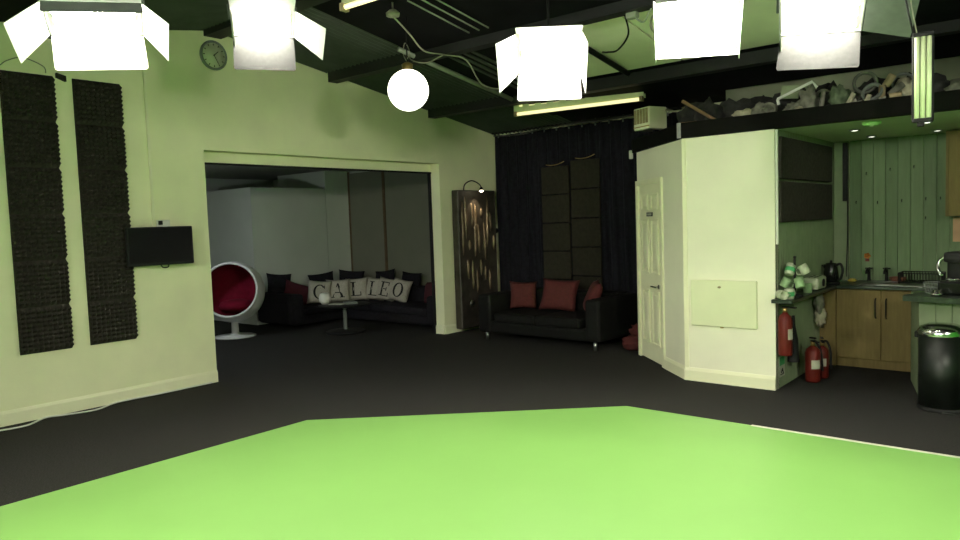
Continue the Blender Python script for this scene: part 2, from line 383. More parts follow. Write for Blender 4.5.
# panelled door
door = struct(link('door_1', None, None, (A_.x, A_.y, 0), (0, 0, dth)), 'cream six panel door in the angled wall')
B().box((.05, .005, .01), (.75, .04, 2.0)).obj('leaf', 'trim', door)
for (x0, x1, z0, z1) in ((.13, .36, 1.71, 1.90), (.44, .67, 1.71, 1.90), (.13, .36, 1.0, 1.62), (.44, .67, 1.0, 1.62), (.13, .36, .2, .82), (.44, .67, .2, .82)):
    # moulding ring with a raised field
    b = B()
    for lo, hi in (((x0, -.012, z0), (x1, .006, z0+.025)), ((x0, -.012, z1-.025), (x1, .006, z1)), ((x0, -.012, z0+.025), (x0+.025, .006, z1-.025)), ((x1-.025, -.012, z0+.025), (x1, .006, z1-.025))):
        b.box(lo, hi, bev=.005)
    b.box((x0+.05, -.008, z0+.05), (x1-.05, .006, z1-.05), bev=.007)
    b.obj('panel', 'trim', door)
b = B()
b.box((-.01, -.022, 0), (.05, .02, 2.06), bev=.005); b.box((.75, -.022, 0), (.81, .02, 2.06), bev=.005); b.box((.05, -.022, 2.0), (.75, .02, 2.06), bev=.005)
b.obj('door_frame', 'trim', door)
b = B(); b.cyl(.026, 0, .012, 14, T(.66, .004, .87) @ RX(PI/2)); b.tube([(.66, -.01, .87), (.66, -.045, .87), (.64, -.05, .87), (.54, -.05, .87)], .010, 8)
b.obj('handle', 'chrome', door)
b = B(); b.box((.31, -.006, 1.645), (.49, .004, 1.69), bev=.002); sg = b.obj('sign_plate', 'black', door)
b = B()
for k in range(6): b.box((.325+.026*k, -.008, 1.656), (.342+.026*k, -.005, 1.679))
b.obj('sign_lettering', 'paper', sg)

# wall-mounted cover on the partition
t = thing('wall_cover', 'flat pale green cover box on partition front wall', 'cover', (-2.64, C_.y, .56))
B().box((-.32, -.035, 0), (.32, 0, .45), bev=.006).obj('lid', mat('pale_green_cover', (.74, .76, .50), .5, .03, 5), t)
B().blob((.02, .004, .012), T(-.03, -.036, .385), 1, .2).obj('sticker', 'tan', t)
B().box((-.03, -.03, -.012), (.0, -.005, .0), bev=.003).obj('catch', 'brass', t)

# ------------------------------------------------------------------ acoustic foam on the left wall
TW, TH = .43, .418
def foam_mesh(name, w, h, n, amp, base, material):
    """face towards +X, lying in local Y (0..w) and Z (0..h)"""
    me = bmesh.new(); N = n*2; g = {}
    for i in range(N+1):
        for j in range(N+1):
            e = i in (0, N) or j in (0, N)
            p = base+(amp if (i % 2 == 0 and j % 2 == 0) else (amp*.25 if (i+j) % 2 else 0))
            if j in (0, N): p = base*.4
            g[i, j] = me.verts.new((p, w*i/N, h*j/N))
    for i in range(N):
        for j in range(N): me.faces.new((g[i, j], g[i+1, j], g[i+1, j+1], g[i, j+1]))
    rim = [g[i, 0] for i in range(N+1)]+[g[N, j] for j in range(1, N+1)]+[g[i, N] for i in range(N-1, -1, -1)]+[g[0, j] for j in range(N-1, 0, -1)]
    bk = [me.verts.new((0, v.co.y, v.co.z)) for v in rim]; L = len(rim)
    for i in range(L): me.faces.new((rim[i], bk[i], bk[(i+1) % L], rim[(i+1) % L]))
    me.faces.new(bk[::-1]); bmesh.ops.recalc_face_normals(me, faces=me.faces[:])
    m_ = bpy.data.meshes.new(name); me.to_mesh(m_); me.free(); m_.materials.append(M[material]); return m_
fm = foam_mesh('foam_tile', TW-.002, TH, 10, .045, .025, 'foam')
rows = ['topmost', 'second from top', 'third from top', 'fourth from top', 'fifth from top', 'bottom']
for c, (y0, nm) in enumerate(((2.205, 'column at the frame edge'), (2.80, 'column beside the television'))):
    for r in range(6):
        o = link('foam_tile', fm, None, (XL+.001, y0, 3.11-TH*(r+1)))
        tag(o, f'charcoal egg-crate foam tile, {rows[r]} of the {nm}', 'acoustic tile', 'charcoal foam tiles on the left wall')
tag(B().prism([(2.66, 3.1), (2.74, 3.07), (2.74, 3.12), (2.66, 3.14)], XL+.001, XL+.04, 'x').obj('foam_offcut', 'foam'), 'small black foam scrap between the tops of both tile columns', 'foam scrap')
tag(B().tube(smoothpath([(XL+.01, 2.22, 3.15), (XL+.01, 2.28, 3.2), (XL+.02, 2.40, 3.24), (XL+.01, 2.56, 3.19), (XL+.01, 2.58, 3.13)]), .005).obj('hanging_wire', 'cable_pale'), 'thin bent wire above the left foam column', 'wire')
# conduit and television
tag(B().box((XL, 3.47, 1.7), (XL+.02, 3.495, rz(3.48)-.02)).obj('wall_conduit', 'trim'), 'thin vertical cable trunking running down to the television', 'conduit')
t = thing('television', 'black wall-mounted television beside the foam tiles', 'television', (XL+.14, 3.475, 1.51), math.radians(84))
# local X runs along the screen (towards the camera side is -X), local -Y is the front
B().box((-.325, -.012, -.185), (.325, .03, .20), bev=.008).obj('casing', 'black', t)
B().box((-.305, -.016, -.155), (.305, -.011, .185)).obj('screen', 'screen', t)
b = B(); b.box((-.1, .03, -.08), (.1, .05, .08)); b.box((-.03, .05, -.03), (.03, .125, .03)); b.obj('wall_bracket', 'steel', t)
b = B(); b.tube(smoothpath([(.08, .03, -.18), (.07, .03, -.21), (.02, .03, -.21), (0, .03, -.18)]), .006); b.obj('cable', 'black', t)
t = thing('wall_socket', 'small pale socket plate above the television', 'socket', (XL, 3.56, 1.76))
B().box((0, -.05, -.05), (.015, .09, .02), bev=.004).obj('plate', 'white_plastic', t)
B().box((.015, -.035, -.03), (.045, 0, .012), bev=.004).obj('plug', 'black', t)
# clock
t = thing('wall_clock', 'round wall clock high near the gable peak', 'clock', (XL, 4.25, 3.54), rot=(0, PI/2, 0))
B().lathe([(0, 0), (.155, 0), (.16, .02), (.15, .035), (.135, .03), (.132, .02)], 32).obj('rim', 'lamp_grey', t)
B().lathe([(0, .018), (.134, .018), (.134, .022), (0, .022)], 32).obj('dial', mat('clock_dial', (.46, .48, .34), .5, .05, 10), t)
for k in range(12):
    B().box((.105, -.004, .0215), (.125, .004, .024), RZ(k*PI/6)).obj('hour_mark', 'black', t)
b = B(); b.box((-.01, -.004, .024), (.07, .004, .026), RZ(2.3)); b.obj('hour_hand', 'black', t)
b = B(); b.box((-.01, -.003, .027), (.1, .003, .029), RZ(.5)); b.obj('minute_hand', 'black', t)
# loose cable along skirting
pts = [(XL+.03, 4.0, .01), (XL+.05, 3.4, .012), (XL+.03, 3.0, .01), (XL+.16, 2.75, .01), (XL+.10, 2.5, .01), (XL+.05, 2.35, .01), (XL+.2, 2.15, .01), (XL+.16, 1.9, .01), (XL+.05, 1.6, .01)]
tag(B().tube(smoothpath(pts), .008).obj('floor_cable', 'white_plastic'), 'loose white cable lying along the left skirting board', 'cable')

# ------------------------------------------------------------------ relief panel with picture lamp (plain abstract stand-in)
t = thing('relief_panel', 'tall dark bronze abstract relief panel leaning beside curtain', 'relief panel', (XL+.02, 8.425, .0))
B().box((.0, -.445, .05), (.13, .445, 2.13), bev=.012).obj('slab', 'relief', t)
for k in range(11):
    y = -.36+.072*k; z = 1.55+.25*math.sin(k*2.4); L = .5+.35*math.sin(k*1.7+1)
    B().blob((.035, .028, L/2), T(.125, y, z) @ RX(.05*math.sin(k*3)), 2, .35, 3, k+5).obj('raised_ridge', 'relief_hi', t)
for k in range(6):
    y = -.26+.1*k; z = .85+.12*math.sin(k*2.1+1)
    B().blob((.03, .026, .16+.06*math.sin(k*1.3)), T(.125, y, z), 2, .35, 3, k+25).obj('raised_ridge', 'relief_hi', t)
for y in (.08, -.2):
    B().lathe([(0, 0), (.05, 0), (.045, .015), (0, .02)], 14, T(.13, y, .42) @ RY(PI/2)).obj('stud', 'steel', t)
t = thing('picture_lamp', 'small lit picture lamp arching over the relief panel', 'lamp', (XL+.06, 8.42, 2.13))
B().tube(smoothpath([(0, -.2, 0), (.03, -.2, .09), (.12, -.15, .14), (.21, -.09, .09), (.24, -.07, .03)]), .009).obj('arm', 'black', t)
sh = B().lathe([(.012, .04), (.026, .025), (.036, -.012), (.033, -.012), (.022, .02)], 16, T(.24, -.07, 0)).obj('lamp_shade', 'black', t)
B().blob((.028, .028, .022), T(.24, -.07, -.012), 2, 0).obj('bulb', 'pic_on', t)
li = bpy.data.lights.new('picture_light', 'SPOT'); li.energy = 11; li.color = (1, .78, .5); li.spot_size = 1.5; li.spot_blend = .7; li.shadow_soft_size = .03
lo = bpy.data.objects.new('picture_light', li); COL.objects.link(lo); lo.parent = t; lo.location = (.25, -.07, -.05)
lo.rotation_euler = (Vector((-.14, .0, -.36))).to_track_quat('-Z', 'Y').to_euler()
# trunking and control near the curtain
t = thing('wall_trunking', 'pale trunking with small black control beside the curtain', 'trunking', (XL, 8.96, .2))
B().box((0, -.035, 0), (.035, .035, 1.65), bev=.005).obj('channel', 'trim', t)
B().box((0, -.06, 1.1), (.06, .06, 1.42), bev=.01).obj('control_box', 'trim', t)
B().lathe([(0, 0), (.045, 0), (.04, .02), (0, .02)], 16, T(.06, 0, 1.30) @ RY(PI/2)).obj('dial', 'black', t)

# ------------------------------------------------------------------ black curtain and hung foam columns
def curtain():
    t = thing('curtain', 'black full-height stage curtain across the back wall', 'curtain', (0, 0, 0))
    me = bmesh.new(); x0, x1 = -7.19, -4.05; n = 260; nz = 8; g = {}
    for i in range(n+1):
        x = x0+(x1-x0)*i/n
        for j in range(nz+1):
            z = .02+(3.0-.02)*j/nz
            k = .6+.4*(1-j/nz)
            y = 9.02+.035*k*math.sin(i*.42+.8*math.sin(i*.05))+.012*math.sin(i*.9+z*2)
            g[i, j] = me.verts.new((x, y, z))
    for i in range(n):
        for j in range(nz): f = me.faces.new((g[i, j], g[i+1, j], g[i+1, j+1], g[i, j+1])); f.smooth = True
    m_ = bpy.data.meshes.new('drape'); me.to_mesh(m_); me.free(); m_.materials.append(M['curtain'])
    link('drape', m_, t)
    B().tube([(-7.23, 9.0, 3.04), (-4.05, 9.0, 3.04)], .018, 8).obj('rail', 'black', t)
    for k in range(14):
        x = -7.1+k*.22
        b = B(); b.tube([(x+.022*math.cos(a*PI/5), 9.0, 3.03+.03*math.sin(a*PI/5)) for a in range(10)], .004, 5, closed=True)
        b.box((x-.008, 8.985, 2.96), (x+.008, 9.0, 3.0)); b.obj('curtain_hook', 'lamp_grey', t)
curtain()
tag(B().tube(smoothpath([(-7.1, 8.88, 2.98), (-6.6, 8.86, 2.95), (-6.2, 8.84, 2.98), (-5.7, 8.84, 3.0), (-5.2, 8.85, 2.99), (-4.7, 8.86, 3.01)]), .012).obj('slack_cable', mat('dark_rubber_cable', (.04, .042, .036), .7, .1, 10)), 'slack dark cable strung along the curtain rail', 'cable')
bm_ = B().box((.0, -.035, 0), (.482, 0, .408), bev=.012, seg=2).mesh('hung_foam_tile'); bm_.materials.append(M['foam_brown'])
for c, (x0, zt, nm) in enumerate(((-6.25, 2.44, 'left'), (-5.735, 2.50, 'right'))):
    for r in range(5):
        o = link('hung_foam_tile', bm_, None, (x0, 8.955, zt-.42*(r+1)))
        tag(o, f'grey-brown foam tile on black curtain, {["topmost", "second from top", "third from top", "fourth from top", "lowest"][r]} of {nm} column', 'acoustic tile', 'foam tiles hung on the curtain')
    tag(B().tube(sag((x0+.08, 8.94, zt+.02), (x0+.40, 8.94, zt+.05), .025), .006).obj('rope', 'brass'), f'short rope at the top of the {nm} hung foam column', 'rope')

# ------------------------------------------------------------------ sofa with red cushions
t = thing('sofa', 'low black leatherette sofa in front of the curtain', 'sofa', (-5.50, 8.19, 0), math.radians(-1))
B().box((-.86, -.55, .11), (.86, .42, .27), bev=.03, seg=2).obj('base', 'sofa', t)
B().box((-.70, -.58, .26), (0, .22, .395), bev=.05, seg=3).obj('seat_cushion', 'sofa', t)
B().box((0, -.58, .26), (.70, .22, .395), bev=.05, seg=3).obj('seat_cushion', 'sofa', t)
B().box((-.86, .18, .25), (.86, .45, .66), bev=.07, seg=3).obj('backrest', 'sofa', t)
for s in (-1, 1): B().box((s*.88-.11, -.57, .11), (s*.88+.11, .44, .64), bev=.05, seg=3).obj('armrest', 'sofa', t)
for sx in (-.88, .88):
    for sy in (-.5, .36): B().lathe([(0, 0), (.022, 0), (.026, .12), (0, .12)], 12, T(sx, sy, 0)).obj('leg', 'steel', t)
for (x, y, z, rz_, rx, w, h, lab) in ((-6.06, 8.13, .40, .80, -.28, .40, .40, 'red cushion at the left end of the black sofa'), (-5.50, 8.13, .395, .25, -.36, .54, .46, 'large red cushion in the middle of the black sofa'), (-5.02, 8.10, .40, -.95, -.42, .46, .46, 'tilted red cushion leaning on the right sofa arm')):
    c = B().pillow(w, h, .16).obj('red_cushion', 'red_cloth', None, (x, y, z), (rx, .06, rz_)); tag(c, lab, 'cushion', 'red cushions on the black sofa')

# red heap beside the door
b = B(); b.blob((.15, .12, .10), T(0, 0, .09), 3, .5, 3, 3, -.09); tag(b.obj('red_bag', 'red_cloth', None, (-4.22, 7.93, 0)), 'crumpled red bag on the floor beside the cream door', 'bag')
b = B(); b.blob((.10, .09, .08), T(0, 0, .07), 3, .6, 3.5, 8, -.07); tag(b.obj('red_cloth', 'red_cloth', None, (-4.21, 7.99, .165)), 'crumpled dark red cloth lying on top of the red bag', 'cloth')

# ------------------------------------------------------------------ lounge furniture
def ball_chair():
    n = Vector((.66, -.66, .20)).normalized()
    t = thing('ball_chair', 'white ball chair with dark red lining', 'chair', (-10.08, 6.02, 0))
    q = n.to_track_quat('Z', 'Y').to_matrix().to_4x4(); c = T(0, 0, .70)
    R, a0 = .475, math.radians(62)
    prof = [(R*math.sin(a), R*math.cos(a)) for a in [a0+(PI-a0)*k/18 for k in range(19)]]; prof[-1] = (0, -R)
    B().lathe(prof, 40, c @ q).obj('shell', 'white_shell', t)
    r2 = R-.035
    prof = [(r2*math.sin(a), r2*math.cos(a)) for a in [a0+.02+(PI-a0-.02)*k/18 for k in range(19)]]; prof[-1] = (0, -r2)
    B().lathe(prof, 40, c @ q).obj('lining', 'red_lining', t)
    rr = R*math.sin(a0); zz = R*math.cos(a0)
    b = B(); b.tube([(rr*math.cos(k*2*PI/40)*.985, rr*math.sin(k*2*PI/40)*.985, zz) for k in range(40)], .02, 8, c @ q, True); b.obj('rim', 'white_shell', t)
    d = q.to_3x3() @ Vector((0, 0, -.16))
    B().blob((.28, .26, .10), T(d.x, d.y, .47), 3, .1, 2, 1).obj('seat_cushion', 'red_lining', t)
    B().lathe([(0, 0), (.31, 0), (.31, .015), (.10, .03), (.055, .06), (.05, .25), (0, .25)], 28).obj('base', 'white_shell', t)
ball_chair()

t = thing('corner_sofa', 'black cloth corner sofa along the lounge walls', 'sofa', (-10.85, 9.05, 0))
B().box((0, -2.1, .04), (.95, 0, .20), bev=.05, seg=2).obj('base', 'sofa_lounge', t)
B().box((.95, -1.0, .04), (3.3, 0, .20), bev=.05, seg=2).obj('base', 'sofa_lounge', t)
B().box((.28, -1.85, .19), (.97, -.9, .32), bev=.06, seg=3).obj('seat_cushion', 'sofa_lounge', t)
B().box((.28, -1.02, .19), (1.6, -.25, .32), bev=.06, seg=3).obj('seat_cushion', 'sofa_lounge', t)
B().box((1.6, -1.02, .19), (2.95, -.25, .32), bev=.06, seg=3).obj('seat_cushion', 'sofa_lounge', t)
B().box((0, -2.1, .18), (.30, 0, .57), bev=.09, seg=3).obj('backrest', 'sofa_lounge', t)
B().box((.30, -.30, .18), (3.3, 0, .57), bev=.09, seg=3).obj('backrest', 'sofa_lounge', t)
B().box((0, -2.15, .06), (.97, -1.85, .56), bev=.08, seg=3).obj('armrest', 'sofa_lounge', t)
B().box((2.95, -1.04, .06), (3.3, 0, .52), bev=.08, seg=3).obj('armrest', 'sofa_lounge', t)

def letter(ch):
    """polygons of a serif capital, box 0..1 by 0..1"""
    P = []
    def q(x0, y0, x1, y1): P.append([(x0, y0), (x1, y0), (x1, y1), (x0, y1)])
    def arc(a0, a1, n=22):
        for k in range(n):
            p = []
            for a in (a0+(a1-a0)*k/n, a0+(a1-a0)*(k+1)/n): p.append(((.5+.46*math.cos(a), .5+.5*math.sin(a)), (.5+.30*math.cos(a), .5+.44*math.sin(a))))
            P.append([p[0][0], p[1][0], p[1][1], p[0][1]])
    if ch == 'L': q(.22, 0, .38, 1); q(.1, .95, .5, 1); q(.1, 0, .9, .06); q(.84, .06, .9, .28)
    if ch == 'E': q(.2, 0, .36, 1); q(.08, .94, .86, 1); q(.08, 0, .9, .06); q(.36, .48, .68, .53); q(.64, .38, .69, .63); q(.82, .76, .87, .94); q(.85, .06, .9, .26)
    if ch == 'A':
        P.append([(.08, 0), (.14, 0), (.53, 1), (.46, 1)]); P.append([(.72, 0), (.90, 0), (.56, 1), (.45, .95)]); q(.27, .32, .74, .38); q(0, 0, .24, .05); q(.62, 0, 1, .05)
    if ch == 'O': arc(0, 2*PI)
    if ch == 'G': arc(PI*.22, PI*1.8); q(.74, .1, .9, .42); q(.6, .40, 1.0, .45); q(.82, .72, .87, .95)
    return P
def letter_cushion(ch, loc, rz_, rx, roll, lab, w=.42, h=.42):
    t = thing('letter_cushion', lab, 'cushion', loc, group='lettered linen cushions on the corner sofa', rot=(rx, roll, rz_))
    B().pillow(w, h, .15).obj('cover', 'linen', t)
    b = B()
    for p in letter(ch):
        me = bmesh.new(); vs = []
        for (x, y) in p:
            lx = (x-.5)*w*.56; lz = h*.20+y*h*.60; u = 2*lx/w; v = 2*lz/h-1
            vs.append((lx, -((1-u**4)*(1-v**4))**.6*.075-.006, lz))
        f = [me.verts.new(v) for v in vs]; bk = [me.verts.new((v[0], v[1]+.008, v[2])) for v in vs]
        me.faces.new(f); me.faces.new(bk[::-1]); n = len(f)
        for i in range(n): me.faces.new((f[i], bk[i], bk[(i+1) % n], f[(i+1) % n]))
        bmesh.ops.recalc_face_normals(me, faces=me.faces[:]); b._in(me)
    b.obj('printed_letter', 'letter', t)
LC = [('G', (-10.17, 7.70, .315), .95, -.18, .10, 'linen cushion printed with the letter G'),
      ('A', (-10.03, 8.02, .315), .85, -.20, .0, 'linen cushion printed with the letter A'),
      ('L', (-9.92, 8.36, .315), .60, -.20, -.06, 'linen cushion printed with upright letter L, next to the A'),
      ('L', (-9.66, 8.52, .315), .25, -.22, .08, 'linen cushion printed with slanted letter L, next to the E'),
      ('E', (-9.42, 8.54, .315), .15, -.26, .14, 'linen cushion printed with the letter E'),
      ('O', (-9.05, 8.50, .315), .10, -.30, .18, 'linen cushion printed with the letter O')]
for a in LC: letter_cushion(*a)
DC = [((-10.66, 7.25, 0.48), 1.45, -.15, .1, 'sofa_lounge', 'black cushion at the left end of the corner sofa back'),
      ((-10.42, 7.36, 0.33), 1.2, -.2, .35, 'dark_red', 'dark red cushion beside the G cushion'),
      ((-10.58, 8.15, 0.43), 1.2, -.2, -.1, 'sofa_lounge', 'black cushion standing behind the A cushion'),
      ((-10.42, 8.62, 0.44), .8, -.15, .1, 'sofa_lounge', 'black cushion in the corner behind the upright L cushion'),
      ((-9.72, 8.86, 0.44), .1, -.15, -.12, 'sofa_lounge', 'black cushion behind the slanted L cushion'),
      ((-9.10, 8.86, 0.41), .0, -.15, .05, 'sofa_lounge', 'black cushion behind the E and O cushions'),
      ((-8.25, 8.80, 0.43), -.1, -.2, .12, 'sofa_lounge', 'black cushion near the right end of the corner sofa'),
      ((-8.28, 8.55, 0.32), -.3, -.25, -.2, 'dark_red', 'dark red cushion right of the O cushion')]
for loc, r_, rx, ro, m_, lab in DC:
    tag(B().pillow(.48, .40, .15).obj('sofa_cushion', m_, None, loc, (rx, ro, r_)), lab, 'cushion', 'dark cushions on the corner sofa')
t = thing('coffee_table', 'round black pedestal coffee table in the lounge', 'table', (-8.80, 7.15, 0))
B().lathe([(0, .42), (.36, .42), (.40, .43), (.40, .445), (.38, .45), (0, .45)], 36).obj('table_top', 'black', t)
B().lathe([(.03, .03), (.03, .42)], 12).obj('pedestal', 'lamp_grey', t)
B().lathe([(0, 0), (.30, 0), (.31, .025), (.27, .04), (.05, .055), (0, .055)], 32).obj('base', 'black', t)
tag(B().lathe([(0, 0), (.05, 0), (.09, .05), (.095, .10), (.075, .16), (.05, .175), (.04, .175), (0, .165)], 20).obj('ornament', 'white_plastic', None, (-9.06, 6.98, .45)), 'plain white rounded pot on the left of the coffee table', 'ornament')
for k, (x, y, z, a, lab, m_) in enumerate(((-8.84, 7.05, .45, .3, 'pale magazine lying on the coffee table', 'paper'), (-8.72, 7.20, .45, -.5, 'dark book lying on the right of the coffee table', 'lamp_grey'))):
    tag(B().box((-.12, -.09, 0), (.12, .09, .012+.02*k), RZ(a), .003).obj('magazine', m_, None, (x, y, z)), lab, 'magazine')

# ------------------------------------------------------------------ studio softlights
def softlight(label, F, yaw, width, depth, tilt, roll, doors, hang=True, mats=None, tube='tube_on'):
    """F: middle of the far lower edge. local Y=0 far edge, Y=-depth near edge, faces -Z"""
    t = thing('softlight', label, 'studio light', F, group='fluorescent softlights hung from the roof', rot=(0, 0, 0))
    t.rotation_euler = (RZ(yaw) @ RY(roll) @ RX(-tilt)).to_euler()
    w = width/2; H = .06; th = .008
    b = B()
    b.box((-w, -depth, H-th), (w, 0, H)); b.box((-w, -depth, 0), (-w+th, 0, H-th)); b.box((w-th, -depth, 0), (w, 0, H-th))
    b.box((-w+th, -depth, 0), (w-th, -depth+th, H-th)); b.box((-w+th, -th, 0), (w-th, 0, H-th))
    h = b.obj('housing', 'lamp_white', t)
    B().box((-w+th, -depth+th, H-th-.006), (w-th, -th, H-th-.001)).obj('reflector', 'lamp_white', h)
    n = 4
    for k in range(n):
        y = -depth*(k+.5)/n
        B().tube([(-w+.04, y, .022), (w-.04, y, .022)], .017, 8).obj('tube', tube, t)
    for s in (-1, 1):
        B().box((s*(w-.03)-.012, -depth+.02, .01), (s*(w-.03)+.012, -.02, .04)).obj('tube_holder', 'lamp_white', t)
    for name, (L, ang) in doors.items():
        a = math.radians(ang); p = .004
        W2 = w-.004; D2 = depth-.01
        if name in ('far', 'near'):
            m = (T(0, 0, 0) @ RX(-a)) if name == 'far' else (T(0, -depth, 0) @ RZ(PI) @ RX(-a))
            b = B(); b.prism([(-W2, .006), (W2, .006), (W2*1.02, L*.93), (W2*.98, L), (-W2*.98, L), (-W2*1.02, L*.93)], -p/2, p/2, 'z', m)
            for s in (-1, 1): b.cyl(.006, .0021, .006, 8, m @ T(s*W2*.92, L*.94, -.006))
        else:
            s = -1 if name == 'left' else 1
            m = T(s*w, -depth/2, 0) @ RZ(-s*PI/2) @ RX(-a)
            b = B(); b.prism([(-D2/2, .006), (D2/2, .006), (D2/2+.05, L), (-D2/2-.05, L)], -p/2, p/2, 'z', m)
        d = b.obj('barn_door', 'lamp_white', t)
        if mats and name in mats: d.data.materials.clear(); d.data.materials.append(M[mats[name]])
    if hang:
        mw = T(*F) @ t.rotation_euler.to_matrix().to_4x4(); inv = mw.inverted()
        c = mw @ Vector((0, -depth/2, H)); top = Vector((c.x, c.y, rz(c.y)-.07))
        b = B(); yk = [(-w-.012, -depth/2, .03), (-w-.02, -depth/2, H+.10), (-w+.1, -depth/2, H+.17), (w-.1, -depth/2, H+.17), (w+.02, -depth/2, H+.10), (w+.012, -depth/2, .03)]
        b.tube(yk, .009, 6); b.obj('yoke', 'lamp_grey', t)
        b = B(); b.tube([inv @ Vector((c.x, c.y, c.z+.16)), inv @ top], .012, 8); b.obj('hanger', 'black', t)
D = math.radians
softlight('large bright softlight with four flared doors above the foam tiles', (-4.74, 2.005, 2.895), D(64.9), .52, .42, D(12), D(-4), {'far': (.215, 80), 'near': (.10, 62), 'left': (.24, 42), 'right': (.20, 50)}, mats={'near': 'lamp_grey'})
softlight('bright softlight in front of the wall clock', (-5.46, 3.69, 3.31), D(56.3), .51, .40, D(18), 0, {'far': (.31, 86), 'near': (.22, 12), 'left': (.1, 100), 'right': (.30, 38)}, mats={'far': 'door_dimmed'})
softlight('bright softlight hanging above the black sofa side of the green floor', (-3.635, 5.355, 2.93), D(34.6), .55, .44, D(38), D(1), {'far': (.27, 76), 'near': (.10, 25), 'left': (.24, 48), 'right': (.22, 80)})
softlight('bright softlight hanging in front of the pale roof panel', (-2.065, 4.855, 2.78), D(23.2), .53, .42, D(38), D(2), {'far': (.06, 80), 'near': (.1, 60), 'left': (.06, 80), 'right': (.06, 80)})
softlight('softlight with grey right door nearest the hanging batten', (-1.44, 5.48, 2.88), D(15.6), .52, .44, D(24), D(4), {'far': (.265, 82), 'near': (.2, 30), 'left': (.12, 100), 'right': (.30, 8)}, mats={'right': 'lamp_grey', 'far': 'door_dimmed'})

# the rest of the rig: front softlights over the near side of the floor, behind the camera
KD = {'near': (.5, 87), 'far': (.25, 60), 'left': (.24, 65), 'right': (.38, 86)}
def front_light(label, loc, target, tilt, tube='tube_front_b'):
    v = Vector(target)-Vector(loc); yaw = math.atan2(v.y, v.x)+PI/2
    softlight(label, loc, yaw, .55, .44, tilt, 0, KD, tube=tube)
front_light('front softlight on the right of the rig, facing the lounge opening', (1.7, 2.6, 2.60), (-7, 4.2, 1), D(71), 'tube_front')
front_light('front softlight behind the camera, facing the corner room', (-.7, -1.3, 2.40), (-2.6, 7, 1), D(71))
front_light('front softlight on the left behind the camera, facing the door', (-3.2, -1.4, 2.40), (-3.4, 7, 1), D(71))
# globe lamp
t = thing('globe_lamp', 'lit round globe lamp hanging from the roof', 'lamp', (-5.1, 5.06, 2.96))
B().lathe([(0, -.20)]+[(.20*math.sin(a), -.20*math.cos(a)) for a in [PI*k/18 for k in range(1, 18)]]+[(0, .20)], 32).obj('globe', 'globe', t)
B().lathe([(.05, .185), (.055, .25), (.02, .27), (0, .27)], 16).obj('cap', 'brass', t)
B().tube([(0, 0, .26), (.0, 0, .56), (.02, .0, rz(5.06)-.05-2.96)], .006).obj('cord', 'black', t)
B().tube(smoothpath([(.0, 0, .27), (-.05, 0, .36), (-.02, 0, .46), (.04, 0, .36), (.0, 0, .3)]), .004).obj('chain_loop', 'cable_pale', t)

# fluorescent battens
def batten(label, c, length, ang):
    t = thing('batten_light', label, 'batten light', c, ang, 'fluorescent battens under the roof')
    L = length/2
    b = B(); b.box((-L-.04, .0, .03), (L+.02, .02, .105)); b.box((-L-.04, .0, .135), (L+.02, .09, .15)); b.box((-L-.04, .075, .03), (L+.02, .09, .135))
    n = 10; st = (length+.06)/n
    for k in range(n+1): b.box((-L-.04+k*st-(.0 if k == 0 else .045), .0, .105), (-L-.04+k*st+(.0 if k == n else .045), .02, .135))
    b.obj('reflector', 'tube_off', t)
    B().tube([(-L+.03, .045, .115), (L-.03, .045, .115)], .016, 8).obj('tube', 'tube_dim', t)
    B().tube([(-L+.03, -.02, .005), (L-.03, -.02, .005)], .022, 8).obj('tube', 'tube_dim', t)
    for s in (-1, 1): B().box((s*L-.02, -.045, -.022), (s*L+.02, .03, .04), bev=.003).obj('end_cap', 'tan', t)
    for s in (-.6, .6): B().tube([(s*L, .035, .15), (s*L, .035, rz(c[1])-.07-c[2])], .005).obj('hanger', 'black', t)
batten('long fluorescent batten glowing yellow in front of the curtain', (-5.03, 8.0, 3.07), 1.75, D(8))
batten('fluorescent batten by the roof ridge at the top of the picture', (-4.0, 3.95, 3.42), 1.3, D(2))
t = thing('hanging_batten', 'narrow unlit tube batten hanging vertically before the kitchen', 'batten light', (-.785, 5.28, 2.18), D(8))
B().box((-.06, 0, 0), (.06, .05, .54), bev=.006).obj('housing', 'black', t)
for k, x in enumerate((-.032, .0, .032)): B().tube([(x, -.014, .02), (x, -.014, .52)], .0145, 8).obj('tube', 'tube_off', t)
for z in (-.005, .52): B().box((-.055, -.03, z), (.055, .0, z+.025), bev=.004).obj('tube_holder', 'black', t)
B().box((-.03, -.02, -.03), (.01, .02, 0), bev=.004).obj('plug', 'black', t)
B().tube([(-.05, .03, .53), (-.10, .03, .8), (-.16, .1, rz(5.3)-.07-2.18)], .006).obj('hanging_cord', 'black', t)
B().tube([(-.03, .03, .53), (-.06, .03, .7), (-.16, .1, rz(5.3)-.07-2.18)], .004).obj('hanging_cord', 'cable_pale', t)

